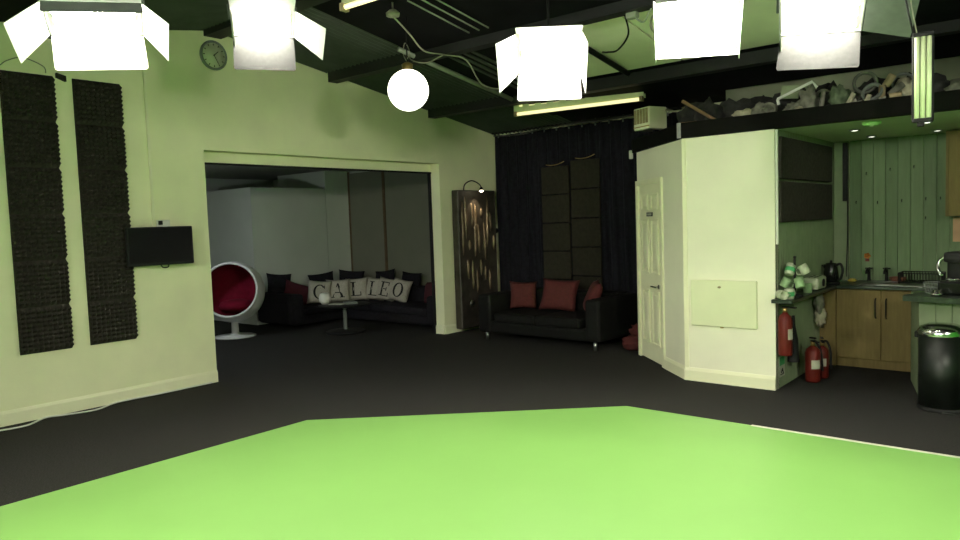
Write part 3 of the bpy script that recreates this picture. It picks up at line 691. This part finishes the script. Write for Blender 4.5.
# conduit pipes and cables on the roof
def pipe(label, x, y0, y1, r=.02, m='pipe', off=.09, x2=None):
    tag(B().tube([(x, y0, rz(y0)-off), (x2 if x2 else x, y1, rz(y1)-off)], r, 8).obj('roof_conduit', m), label, 'conduit')
pipe('long grey conduit running down the roof past the globe lamp', -5.73, 5.56, 7.6, .028)
pipe('black conduit crossing the pale roof panel', -3.98, 6.2, 7.45, .03, 'black', .07)
for k, (x, y0, y1) in enumerate(((-4.75, 4.75, 5.6), (-4.62, 4.75, 5.6), (-4.50, 4.75, 5.6))):
    pipe(f'thin pale rod on the black roof, {["left", "middle", "right"][k]} of three near the ridge', x, y0, y1, .008)
tag(B().tube(smoothpath([(-4.95, 4.75, 3.58), (-5.0, 5.0, 3.48), (-5.1, 5.3, 3.38), (-5.2, 5.7, 3.42), (-5.15, 6.0, 3.40), (-5.1, 6.2, 3.16), (-4.95, 6.4, 3.12), (-4.9, 6.6, 3.3), (-4.7, 6.7, 3.38)]), .008).obj('roof_cable', 'cable_pale'), 'pale drooping cable looping under the black roof', 'cable')
tag(B().tube(smoothpath([(-5.2, 5.7, 3.42), (-5.4, 5.65, 3.36), (-5.6, 5.62, 3.42), (-5.7, 5.7, 3.52)]), .007).obj('roof_cable', 'cable_pale'), 'short pale cable branching off to the grey conduit', 'cable')
t = thing('ceiling_rose', 'small pale junction box at the batten end under the roof', 'junction box', (-4.95, 4.75, 3.58))
B().lathe([(0, 0), (.06, .0), (.065, .03), (.03, .06), (0, .06)], 16).obj('cover', 'cable_pale', t)
B().tube([(0, 0, .06), (0, 0, rz(4.75)-.06-3.58)], .008).obj('stem', 'cable_pale', t)
tag(B().tube(smoothpath([(-3.18, 5.9, 3.46), (-3.25, 6.1, 3.33), (-3.5, 6.35, 3.27), (-3.75, 6.6, 3.33), (-3.9, 6.75, 3.38)]), .009).obj('roof_cable', 'black'), 'black cable sagging across the pale roof panel', 'cable')
tag(B().tube([(-3.85, 5.9, 3.52), (-3.86, 5.9, 3.30), (-3.85, 5.9, 3.17)], .006).obj('pull_cord', 'white_plastic'), 'white pull cord dangling before the pale roof panel', 'cord')
def coil(label, c, r, nturn, rt, m, tiltv=(0, 0, 0), name='cable_coil', squash=1):
    pts = []; n = int(nturn*20)
    for i in range(n):
        a = 2*PI*i/20; rr = r*(1+.12*noise.noise(Vector((a*.35, r*9, c[0]*3))))
        pts.append((rr*math.cos(a), rr*math.sin(a)*squash, .012*noise.noise(Vector((a*.5, 3, c[1])))+rt*2*(i/n)*nturn*.35))
    return tag(B().tube(pts, rt, 6).obj(name, m, None, c, tiltv), label, 'cable')
coil('tangle of pale cable hanging on the pale roof panel edge', (-2.82, 5.95, 3.32), .12, 4, .007, 'cable_pale', (1.4, .2, .3))
b = B(); b.box((-.05, -.04, 0), (.05, .04, .06), bev=.01); b.tube(smoothpath([(0, 0, .03), (.1, 0, -.05), (.16, .0, .02), (.2, 0, .08)]), .008); b.box((-.015, -.015, .06), (.015, .015, .11))
tag(b.obj('roof_clamp', 'pipe', None, (-3.1, 5.9, 3.40)), 'pale clamp at the top of the pale roof panel', 'clamp')

# vented box lamp at the end of the loft
t = thing('vent_box', 'small yellowish vented box mounted above the angled wall', 'vent box', (-3.85, 7.76, 2.64), dth+.35)
B().box((-.14, -.16, .0), (.14, .10, .25), RY(.0), bev=.01).obj('casing', 'trim', t)
for k in range(5): B().box((-.12+.05*k, -.168, .07), (-.085+.05*k, -.158, .235)).obj('grille_slat', 'tan', t)
B().box((-.135, -.166, .028), (.135, -.158, .04)).obj('lower_lip', 'brass', t)
B().box((.0, .0, -.12), (.04, .06, .0)).obj('bracket', 'black', t)
b = B(); b.prism([(.10, .0), (.22, .02), (.2, .14), (.1, .1)], .2, .206, 'z'); b.obj('flap', 'trim', t)

# ------------------------------------------------------------------ loft clutter
LZ = FZ1
def lump(label, x, y, r, m, seed, name='crumpled_cloth', cat='cloth', amp=.6, z=LZ-.03):
    tag(B().blob(r, T(0, 0, r[2]*.8), 3, amp, 2.6, seed, -r[2]*.8).obj(name, m, None, (x, y, z)), label, cat)
lump('pale crumpled rag at the loft edge above the corner room', -2.52, 7.02, (.10, .09, .07), 'cloth_pale', 1)
lump('large dark cloth bundle on the loft behind the pale rag', -2.72, 7.35, (.24, .2, .15), 'cloth_dark', 2)
lump('grey crumpled cloth on the loft right of the pale rag', -2.34, 7.02, (.12, .09, .09), 'cloth_grey', 3)
lump('black bag heaped on the loft behind grey cloths', -2.2, 7.36, (.24, .16, .15), 'cloth_dark', 4, 'bag', 'bag')
lump('grey crumpled cloth under the metal bracket on the loft', -2.03, 7.05, (.13, .1, .08), 'cloth_grey', 5)
lump('tall grey rag heap on the loft above the dark kitchen panels', -1.93, 7.02, (.08, .08, .14), 'cloth_grey', 6)
lump('dark cloth heap in the middle of the loft', -1.8, 7.3, (.18, .14, .13), 'cloth_dark', 7)
lump('greenish cloth bundle in the middle of the loft', -1.70, 7.1, (.09, .09, .13), mat('green_grey_rag', (.13, .18, .10), .9, .3, 15), 8)
lump('dark equipment bag behind the cable coils on the loft', -1.42, 7.35, (.2, .14, .17), 'cloth_dark', 9, 'bag', 'bag', .4)
lump('pale torn paper lump near the right of the loft', -1.22, 7.0, (.06, .06, .05), 'paper', 10, 'crumpled_paper', 'paper', .8)
lump('black bag on the loft behind the hanging batten', -1.05, 7.3, (.18, .14, .15), 'cloth_dark', 11, 'bag', 'bag', .4)
lump('greenish rag at the far right of the loft', -.80, 7.05, (.09, .08, .08), 'cloth_grey', 12)
lump('dark bundle at the left end of the loft', -3.15, 7.4, (.2, .18, .16), 'cloth_dark', 13)
lump('pale paper lump beside the tan tube on the loft', -1.53, 6.93, (.05, .05, .04), 'paper', 14, 'crumpled_paper', 'paper', .8)
lump('grey crumpled cloth right of the tan blocks on the loft', -1.19, 7.08, (.08, .07, .12), 'cloth_pale', 15)
lump('black cloth hanging low on the loft by the corner', -2.92, 7.15, (.15, .12, .14), 'cloth_dark', 16)
lump('small pale rag next to the metal bracket on the loft', -1.99, 6.9, (.05, .04, .04), 'cloth_pale', 17)
coil('upright grey cable coil in the middle of the loft', (-1.47, 7.0, 2.73), .085, 4, .012, mat('grey_rubber_cable', (.10, .10, .085), .6, .1, 10), (1.45, 0, .2))
coil('lower dark cable coil leaning on the loft', (-1.40, 6.95, 2.63), .075, 4, .011, 'lamp_grey', (1.1, .2, -.3))
coil('small pale cable ring on the loft left side', (-2.27, 6.95, 2.60), .055, 3, .010, 'cloth_grey', (1.2, .3, .1))
tag(B().box((-.08, -.01, -.06), (.08, .01, .06), bev=.004).obj('card_sheet', mat('grey_green_card', (.30, .34, .22), .8, .1, 9), None, (-2.13, 7.12, 2.76), (0, .1, .1)), 'pale grey card propped up on the loft', 'card')
b = B(); b.tube([(-.15, 0, -.04), (.15, 0, .075), (.19, 0, .02)], .013, 8); b.tube([(-.15, 0, -.04), (-.14, 0, -.09)], .013, 8)
tag(b.obj('metal_bracket', 'lamp_white', None, (-2.03, 6.92, 2.72)), 'bent pale metal bracket sticking up on the loft', 'bracket')
def block(label, x, y, z, d, rot, m, name='card_tube', cat='tube'):
    tag(B().lathe([(0, 0), (d[0], 0), (d[0], d[1]), (d[0]*.75, d[1]), (d[0]*.75, d[1]-.01), (0, d[1]-.01)], 12).obj(name, m, None, (x, y, z), rot), label, cat)
block('upright tan card tube right of the cable coils', -1.335, 6.95, LZ, (.028, .14), (0, .05, 0), 'tan')
block('slanted tan card tube on top of the upright one', -1.31, 6.99, LZ+.14, (.032, .10), (.2, .6, 0), 'tan')
block('leaning pale tube below the cable coils', -1.58, 6.88, LZ+.01, (.02, .10), (0, .5, 0), 'cloth_pale')
block('leaning pale tube left of the green bundle', -1.80, 6.90, LZ+.01, (.02, .14), (0, .15, 0), 'cloth_grey')
block('pale short tube by the right cable coil', -1.43, 6.86, LZ+.01, (.02, .06), (0, .4, 0), 'cloth_pale')
block('slanted pale tube near the right of the loft', -1.27, 6.92, LZ+.05, (.028, .13), (0, .9, .4), 'cloth_grey')
block('tan roll lying on the loft before the dark bag', -1.26, 6.86, LZ+.03, (.025, .09), (0, 1.5, .3), 'tan')
tag(B().box((-.16, -.12, 0), (.16, .12, .05), bev=.005).obj('wooden_box', 'wood_brown', None, (-2.98, 6.98, LZ-.03), (0, 0, .2)), 'flat brown wooden box at the left end of the loft', 'box')
tag(B().box((-.2, -.02, -.015), (.2, .02, .015), bev=.003).obj('wooden_batten', 'wood_brown', None, (-2.92, 6.90, LZ+.12), (0, .6, .1)), 'slanted brown wooden batten at the left end of the loft', 'batten')
lump('brown-grey cloth roll propped behind the metal bracket', -2.28, 7.75, (.2, .12, .16), 'cloth_grey', 31)
lump('dark green cloth heap behind the upright cable coil', -1.52, 7.7, (.2, .12, .19), mat('dark_green_rag', (.05, .075, .045), .95, .3, 15), 32)
lump('dark bundle piled behind the tall grey rag heap', -1.98, 7.75, (.17, .12, .2), 'cloth_dark', 33)
lump('olive cloth heap behind the slanted tan tube', -1.18, 7.75, (.16, .12, .2), mat('olive_rag', (.10, .11, .06), .95, .3, 15), 34)
lump('dark folded cloth behind the pale rag and wooden batten', -2.65, 7.85, (.22, .14, .2), 'cloth_dark', 35)
lump('pale grey rag between the green bundle and the cable coils', -1.60, 7.28, (.06, .06, .10), 'cloth_grey', 36)
lump('small white paper lump under the slanted tan tube', -1.30, 6.83, (.035, .03, .03), 'paper', 37, 'crumpled_paper', 'paper', .8)
coil('thin dark cable ring leaning behind the tan tubes', (-1.22, 7.25, 2.72), .09, 3, .009, 'lamp_grey', (1.3, .1, .4))
coil('dark cable coil leaning behind the grey card', (-2.12, 7.3, 2.74), .085, 4, .012, 'cloth_dark', (1.3, .1, -.2))
coil('olive cable coil beside the green bundle', (-1.86, 7.2, 2.68), .07, 4, .010, 'cloth_grey', (1.35, .1, .3))
block('pale upright tube standing behind the cable coils', -1.38, 7.3, LZ-.03, (.025, .26), (.05, .1, 0), 'cloth_pale')
block('thin dark upright tube behind the green bundle', -1.74, 7.35, LZ-.03, (.022, .27), (.0, -.2, 0), 'lamp_grey')
for k, (x, y, w_, h_) in enumerate(((-2.95, 8.2, .6, .3), (-2.1, 8.3, .7, .3), (-1.3, 8.3, .5, .2))):
    tag(B().box((-w_/2, -.2, 0), (w_/2, .2, h_), bev=.008).obj('storage_box', 'cloth_dark' if k != 1 else 'foam_brown', None, (x, y, LZ-.03)), ['dark storage box at the back left of the loft', 'brown-grey storage box at the back of the loft centre', 'dark storage box at the back right of the loft'][k], 'box')

# ------------------------------------------------------------------ kitchen
for k, (z0, z1, lab) in enumerate(((1.95, 2.33, 'upper black acoustic board on the kitchen side wall'), (1.55, 1.925, 'lower black acoustic board on the kitchen side wall'))):
    tag(B().box((KX+.001, 6.80, z0), (KX+.05, 8.52, z1), bev=.006).obj('acoustic_board', 'foam'), lab, 'acoustic board', 'black boards on the kitchen side wall')
# white cable trunking at the kitchen corner
tag(B().box((KX+.001, 6.78, 1.35), (KX+.022, 6.80, FZ0-.01)).obj('corner_trunking', 'white_plastic'), 'white trunking at the near corner of the kitchen side wall', 'trunking')
CZ = .86
b = B(); b.box((KX+.005, 6.62, CZ-.035), (-1.97, 8.16, CZ), bev=.006); b.box((KX+.005, 8.12, CZ-.035), (-.3, KY-.02, CZ), bev=.006)
tag(b.obj('worktop', 'worktop'), 'dark L-shaped worktop along the kitchen side and back', 'worktop')
tag(B().box((KX+.005, 6.9, CZ-.075), (-2.10, 8.1, CZ-.036), bev=.004).obj('shelf_batten', 'wood_light'), 'pale wooden batten under the kitchen side worktop', 'batten')
def base_cabinet(label, x0, x1, doors):
    t = thing('base_cabinet', label, 'cabinet', ((x0+x1)/2, 8.17, 0)); c = (x0+x1)/2
    B().box((x0-c, .02, .09), (x1-c, .59, CZ-.036)).obj('body', 'wood_light', t)
    B().box((x0-c, .03, 0), (x1-c, .05, .09)).obj('plinth', 'wood_light', t)
    n = doors; w_ = (x1-x0)/n
    for k in range(n):
        a = x0-c+k*w_+.003; e = a+w_-.006
        d = B().box((a, 0, .095), (e, .019, CZ-.045), bev=.003).obj('cabinet_door', 'wood_light', t)
        hx = e-.045 if k == 0 else a+.045
        B().tube(smoothpath([(hx, 0, .53), (hx, -.028, .55), (hx, -.03, .64), (hx, -.028, .71), (hx, 0, .73)], 3), .007, 8).obj('handle', 'black', d)
base_cabinet('pale birch double cabinet under the kitchen sink', -1.99, -1.145, 2)
tag(B().box((KX+.005, 8.18, 0), (-1.995, 8.76, CZ-.036)).obj('filler_panel', 'wood_light'), 'pale birch filler panel left of the sink cabinet', 'panel')
base_cabinet('pale birch single cabinet right of the sink cabinet', -1.14, -.6, 1)
# sink, taps, rack
t = thing('sink', 'steel sink set in the dark worktop', 'sink', (-1.55, 8.42, CZ))
b = B(); b.box((-.25, -.2, 0), (.45, .2, .006), bev=.002); b.obj('drainer', 'steel', t)
b = B(); b.tube([(-.22, -.16, .008), (.18, -.16, .008), (.18, .16, .008), (-.22, .16, .008)], .006, 6, closed=True); b.obj('rim', 'steel', t)
for k, (x, lab) in enumerate(((-1.78, 'black tap above the kitchen sink, left one'), (-1.61, 'black tap above the kitchen sink, right one'))):
    t = thing('tap', lab, 'tap', (x, 8.66, CZ), group='taps on the kitchen worktop')
    B().lathe([(0, 0), (.024, 0), (.016, .02), (.015, .13), (0, .135)], 12).obj('body', 'black', t)
    B().tube(smoothpath([(0, 0, .10), (.0, -.05, .14), (0, -.11, .12), (0, -.12, .09)], 4), .011, 8).obj('spout', 'black', t)
    b = B(); b.box((-.035, -.008, .135), (.035, .008, .15)); b.box((-.008, -.035, .135), (.008, .035, .15)); b.obj('handle', 'black', t)
tag(B().blob((.045, .03, .022), T(0, 0, .018), 2, .3, 3, 2, -.018).obj('sponge', mat('yellow_sponge', (.35, .26, .04), .95, .2, 40), None, (-1.92, 8.55, CZ)), 'yellow sponge on the worktop left of the taps', 'sponge')
b = B(); b.lathe([(0, 0), (.06, 0), (.085, .05), (.08, .05), (.055, .008), (0, .008)], 20)
tag(b.obj('bowl', mat('brown_glaze', (.16, .06, .035), .4, .1, 10), None, (-1.50, 8.64, CZ+.006)), 'small brown bowl between the taps and the dish rack', 'bowl')
def dish_rack():
    t = thing('dish_rack', 'black wire dish rack on the drainer', 'dish rack', (-1.27, 8.55, CZ+.008))
    w_, d_, h_ = .19, .14, .105; b = B()
    for z in (.012, h_): b.tube([(-w_, -d_, z), (w_, -d_, z), (w_, d_, z), (-w_, d_, z)], .005, 5, closed=True)
    b.obj('frame', 'black', t)
    b = B()
    for k in range(16):
        x = -w_+2*w_*k/15
        b.tube([(x, -d_, h_), (x, -d_, .012), (x, d_, .012), (x, d_, h_)], .003, 4)
    for k in range(9):
        y = -d_+2*d_*(k+.5)/9
        for s in (-1, 1): b.tube([(s*w_, y, .012), (s*w_, y, h_)], .003, 4)
    b.obj('wires', 'black', t)
    for sx in (-1, 1):
        for sy in (-1, 1): B().cyl(.008, 0, .013, 8, T(sx*w_*.95, sy*d_*.95, 0)).obj('foot', 'black', t)
dish_rack()
t = thing('wall_sticker', 'small orange flower sticker above the taps', 'sticker', (-1.82, KY-.022, 1.12))
for k in range(5):
    a = k*2*PI/5; B().lathe([(0, 0), (.016, .0), (.016, .003), (0, .003)], 10, T(.018*math.cos(a), 0, .018*math.sin(a)+.01) @ RX(PI/2)).obj('petal', 'orange', t)
B().box((-.02, -.004, -.05), (.02, 0, -.02)).obj('leaf', 'red_paint', t)
# kettle
t = thing('kettle', 'black jug kettle in the kitchen corner', 'kettle', (-2.05, 8.22, CZ))
B().lathe([(0, 0), (.085, 0), (.088, .02), (.08, .03)], 20).obj('base', 'black', t)
B().lathe([(0, .03), (.078, .03), (.07, .14), (.058, .21), (.05, .225), (0, .235)], 20).obj('body', 'black_gloss', t)
B().tube(smoothpath([(.05, -.02, .2), (.10, -.04, .22), (.125, -.05, .15), (.10, -.04, .06), (.07, -.03, .05)], 4), .013, 8).obj('handle', 'black', t)
B().prism([(-.05, .15), (-.095, .205), (-.05, .215)], -.015, .015, 'y').obj('spout', 'black_gloss', t)
B().blob((.014, .014, .014), T(0, 0, .243), 2, 0).obj('lid_knob', 'black', t)
t = thing('toaster', 'pale two-slot toaster on the side worktop', 'toaster', (-2.05, 7.62, CZ), D(90))
B().box((-.15, -.07, .01), (.15, .07, .13), bev=.025, seg=3).obj('body', 'mug_white', t)
for y in (-.025, .025): B().box((-.11, y-.01, .127), (.11, y+.01, .132)).obj('slot', 'black', t)
B().lathe([(0, 0), (.04, 0), (.036, .01), (0, .01)], 16, T(.03, -.07, .07) @ RX(PI/2)).obj('dial', 'black', t)
B().box((.15, -.02, .07), (.175, .02, .09), bev=.004).obj('lever', 'black', t)
b = B(); b.box((-.12, -.05, 0), (.12, .05, .012)); b.obj('base', 'black', t)
# mug tree with mugs
mt = thing('mug_tree', 'dark mug tree standing on the side worktop', 'mug tree', (-2.03, 6.90, CZ))
B().lathe([(0, 0), (.075, 0), (.07, .02), (.012, .03), (.010, .36), (.016, .37), (0, .38)], 16).obj('stem', 'black', mt)
MG = []
for k in range(6):
    a = k*PI/3+.3; z = .15 if k % 2 else .27
    B().tube([(0, 0, z-.03), (.075*math.cos(a), .075*math.sin(a), z+.02)], .005, 6).obj('arm', 'black', mt); MG.append((a, z))
def mug(label, m, loc, rot, band=None):
    t = thing('mug', label, 'mug', loc, group='mugs on the side worktop', rot=rot)
    B().lathe([(0, 0), (.036, 0), (.04, .005), (.042, .09), (.038, .09), (.036, .008), (0, .008)], 18).obj('cup', m, t)
    B().tube(smoothpath([(.04, 0, .075), (.068, 0, .07), (.07, 0, .03), (.04, 0, .018)], 4), .006, 6).obj('handle', m, t)
    if band:
        B().lathe([(.0425, .025), (.0435, .027), (.0440, .062), (.0430, .064)], 18).obj('printed_band', band, t)
for k, ((a, z), lab) in enumerate(zip(MG, ('white mug hanging high at the back of the mug tree', 'pale green mug hanging low behind the mug tree', 'white mug hanging high on the wall side of the mug tree', 'pale green mug hanging low at the near left of the mug tree', 'white mug with green band hanging high at the front of the mug tree', 'pale green mug hanging low at the right of the mug tree'))):
    r = .10
    mug(lab, 'mug_white' if k % 2 == 0 else 'mug_green', (-2.03+r*math.cos(a), 6.90+r*math.sin(a), CZ+z-.055), (0, .5, a+PI), 'safety_green' if k == 4 else None)
mug('white mug with green band standing at the foot of the mug tree', 'mug_white', (-2.03, 6.74, CZ), (0, 0, 1.2), 'safety_green')
mug('white mug lying on its side at the worktop end', 'mug_white', (-2.10, 6.67, CZ+.045), (PI/2-.0, 0, .8))
mug('pale green mug standing between mug tree and toaster', 'mug_green', (-2.03, 7.30, CZ), (0, 0, 2.2))
# crockery rag and mugs hanging under the worktop
for k, (y, z, m_, lab) in enumerate(((7.95, .70, 'cloth_grey', 'grey tea towel bunched under the side worktop'), (8.0, .54, 'cloth_pale', 'pale tea towel hanging below the grey one'))):
    tag(B().blob((.05, .07, .11), None, 3, .6, 3, 20+k).obj('tea_towel', m_, None, (-2.10, y, z)), lab, 'towel')
B_ = thing('towel_rail', 'short hook rail for tea towels under the side worktop', 'rail', (KX, 7.95, .78))
B().box((0, -.15, 0), (.02, .15, .03), bev=.003).obj('board', 'wood_light', B_)
B().tube([(.02, -.03, .01), (.06, -.03, .0), (.06, -.03, .02)], .005).obj('hook', 'steel', B_)
# fire extinguishers
def extinguisher(label, loc, rz_, r=.075, h=.42, lab_side=True, hose=True):
    t = thing('fire_extinguisher', label, 'extinguisher', loc, rz_, 'fire extinguishers by the kitchen wall')
    B().lathe([(0, 0), (r*.9, 0), (r, .02), (r, h*.80), (r*.85, h*.90), (r*.4, h*.97), (r*.3, h), (0, h)], 24).obj('cylinder', 'red_paint', t)
    B().lathe([(0, h), (.02, h), (.02, h+.04), (0, h+.04)], 12).obj('valve', 'brass', t)
    b = B(); b.box((-.015, -.11, h+.04), (.015, .02, h+.052), bev=.003); b.box((-.012, -.09, h+.065), (.012, .02, h+.08), RX(-.08), bev=.003); b.obj('lever', 'black', t)
    b = B(); n = 10
    for k in range(n):
        a0 = -PI/2-.6+1.2*k/n; a1 = -PI/2-.6+1.2*(k+1)/n; q = r+.002
        b.prism([(q*math.cos(a0), q*math.sin(a0)), (q*math.cos(a1), q*math.sin(a1)), ((q-.003)*math.cos(a1), (q-.003)*math.sin(a1)), ((q-.003)*math.cos(a0), (q-.003)*math.sin(a0))], h*.38, h*.62)
    lb = b.obj('label', 'paper', t)
    if hose: B().tube(smoothpath([(0, .02, h+.03), (.05, .05, h+.03), (r+.02, .03, h*.8), (r+.02, 0, h*.45), (r+.02, 0, h*.3)], 5), [.011]*20+[.016], 8).obj('hose', 'black', t)
    return t
e = extinguisher('red fire extinguisher hung on the kitchen wall under the worktop', (-2.085, 6.79, .33), D(75), .062, .40)
B().box((-.02, .0625, .2), (.02, .078, .3)).obj('wall_bracket', 'steel', e)
extinguisher('larger red fire extinguisher standing on the floor, nearest the camera', (-1.985, 7.30, 0), D(40), .07, .35)
extinguisher('smaller red fire extinguisher standing behind the larger one', (-1.96, 7.52, 0), D(20), .06, .32)
t = thing('extinguisher_horn', 'black discharge horn hanging on the kitchen wall', 'horn', (-2.10, 7.09, .22))
B().lathe([(0, .0), (.055, 0), (.05, .02), (.04, .22), (.018, .34), (.012, .44), (0, .44)], 16).obj('cone', 'black', t)
B().box((-.058, -.015, .1), (-.03, .015, .16)).obj('clip', 'black', t)
t = thing('safety_sign', 'green and white safety sign low on the kitchen wall', 'sign', (KX+.002, 6.92, .10))
B().box((0, -.08, 0), (.004, .08, .2)).obj('plate', 'paper', t)
b = B(); b.box((.004, -.07, .11), (.006, .07, .19)); b.obj('symbol_field', 'safety_green', t)
b = B(); b.tube([(.006, -.03, .04), (.006, .0, .075), (.006, .03, .03)], .006, 5); b.box((.004, -.05, .02), (.006, .05, .028)); b.obj('symbol', 'black', t)
# wall cabinet on the right
t = thing('wall_cabinet', 'pale birch wall cabinet at the right of the kitchen', 'cabinet', (-.75, 8.78, 1.545))
B().box((-.31, -.30, 0), (.35, .0, .84)).obj('body', 'wood_light', t)
for x0, x1 in ((-.285, .03), (.034, .35)): B().box((x0, -.32, .003), (x1, -.30, .837), bev=.003).obj('cabinet_door', 'wood_light', t)
tag(B().box((-1.03, KY-.03, 1.28), (-.9, KY-.018, 1.53), bev=.003).obj('notice_card', mat('peach_card', (.55, .34, .20), .8, .1, 12)), 'peach coloured card on the planks below the wall cabinet', 'card')
# ceiling fittings
for k, (x, y) in enumerate(((-1.69, 7.62), (-1.715, 8.45), (-1.13, 8.45), (-1.09, 7.54))):
    t = thing('downlight', ['lit ceiling downlight, near left in the kitchen', 'lit ceiling downlight, far left in the kitchen', 'lit ceiling downlight, far right in the kitchen', 'lit ceiling downlight behind the hanging batten'][k], 'downlight', (x, y, FZ0), group='kitchen downlights')
    B().lathe([(.03, 0), (.05, 0), (.05, -.006), (.04, -.01), (.032, -.006)], 20).obj('trim_ring', 'lamp_grey', t)
    B().lathe([(0, -.003), (.032, -.003), (.03, -.007), (0, -.009)], 16).obj('lens', 'down_on', t)
t = thing('smoke_alarm', 'pale green round alarm on the kitchen ceiling', 'alarm', (-1.43, 7.05, FZ0))
B().lathe([(0, 0), (.075, 0), (.075, -.02), (.05, -.035), (0, -.035)], 20).obj('body', mat('pale_green_plastic', (.30, .55, .2), .5, .05, 5), t)
B().lathe([(0, -.035), (.02, -.035), (.018, -.04), (0, -.04)], 12).obj('button', 'white_plastic', t)
# peninsula
PA, PB = Vector((-1.065, 7.12)), Vector((-1.235, 7.80)); pr = D(-15)
dx = Vector((math.cos(pr), math.sin(pr)))
P2 = PA+dx*1.55
t = thing('peninsula', 'kitchen peninsula with pale boarded front and dark top', 'counter', (PA.x, PA.y, 0))
def L_(p): return (p.x-PA.x, p.y-PA.y)
pd = Vector((-dx.y, dx.x))
B().prism([L_(PA), L_(P2), L_(P2+pd*.5), L_(PB+Vector((.5, .05))), L_(PB)], 0, CZ).obj('body', 'bead', t)
n = 12
for k in range(n):
    a = PA+dx*(.005+k*.125); c = PA+dx*(.005+k*.125+.118); o = -pd*.012
    if k*.125 > 1.4: break
    B().prism([L_(a+o), L_(c+o), L_(c), L_(a)], .01, CZ-.002).obj('board', 'bead', t)
ll = (PB-PA).normalized(); nn = Vector((-ll.y, ll.x)); 
for k in range(6):
    a = PA+ll*(.01+k*.113); c = a+ll*.104; o = nn*.01
    B().prism([L_(a+o), L_(c+o), L_(c), L_(a)], .01, CZ-.002).obj('board', 'bead', t)
c0 = PA-dx*.045-pd*.22
B().prism([L_(p) for p in (c0, c0+dx*1.75, c0+dx*1.75+pd*.72, PB+Vector((.3, .12)), c0+pd*.62+dx*.02, c0+pd*.1-dx*.02)], CZ, CZ+.045).obj('counter_top', 'worktop', t)
PZ = CZ+.045
# things on the peninsula
t = thing('coffee_machine', 'black coffee machine with chrome arch on the peninsula', 'coffee machine', (-.82, 7.16, PZ), D(-15))
B().box((-.09, -.12, 0), (.12, .12, .12), bev=.02, seg=2).obj('base', 'black_gloss', t)
B().box((-.08, .03, .11), (.1, .12, .30), bev=.02, seg=2).obj('column', 'black', t)
B().box((-.06, -.10, .27), (.1, .12, .36), bev=.03, seg=2).obj('head', 'black', t)
B().tube(smoothpath([(-.06, -.10, .16), (-.10, -.08, .22), (-.09, -.06, .29), (-.03, -.05, .33)], 5), .014, 8).obj('arch', 'chrome', t)
B().lathe([(0, .12), (.05, .12), (.05, .14), (0, .14)], 16, T(0, -.05, 0)).obj('drip_tray', 'chrome', t)
tag(B().lathe([(0, 0), (.04, 0), (.045, .02), (.028, .03), (.03, .05), (0, .05)], 16).obj('jar_lid', 'chrome', None, (-.93, 6.98, PZ)), 'small chrome jar lid on the peninsula before the coffee machine', 'lid')
t = thing('wire_basket', 'small dark wire basket on the back of the peninsula', 'basket', (-.97, 7.22, PZ))
b = B()
for z in (.005, .05, .09): b.tube([((.07+z*.2)*math.cos(k*PI/8), (.07+z*.2)*math.sin(k*PI/8), z) for k in range(16)], .004, 5, closed=True)
for k in range(10):
    a = k*PI/5; b.tube([(.071*math.cos(a), .071*math.sin(a), .005), (.088*math.cos(a), .088*math.sin(a), .09)], .003, 4)
b.obj('wires', 'lamp_grey', t)
# bin
t = thing('pedal_bin', 'black pedal bin with chrome dome lid at right edge', 'bin', (-.865, 6.80, 0))
R_ = .165
B().lathe([(0, 0), (R_, 0), (R_, .62), (0, .62)], 40).obj('body', mat('black_bin_enamel', (.005, .007, .005), .42, .1, 10, spec=.3), t)
B().lathe([(R_+.006, .615), (R_+.008, .645), (R_*.93, .675), (R_*.7, .695), (0, .71)], 40).obj('lid', 'chrome', t)
B().lathe([(R_+.003, 0), (R_+.006, .005), (R_+.006, .03), (R_+.001, .035)], 40).obj('base_ring', 'black', t)
B().box((.03, -R_-.05, .012), (.11, -R_+.01, .024), bev=.004).obj('pedal', 'chrome', t)
B().box((-.19, -.03, .58), (-.16, .03, .63), bev=.006).obj('hinge', 'black', t)
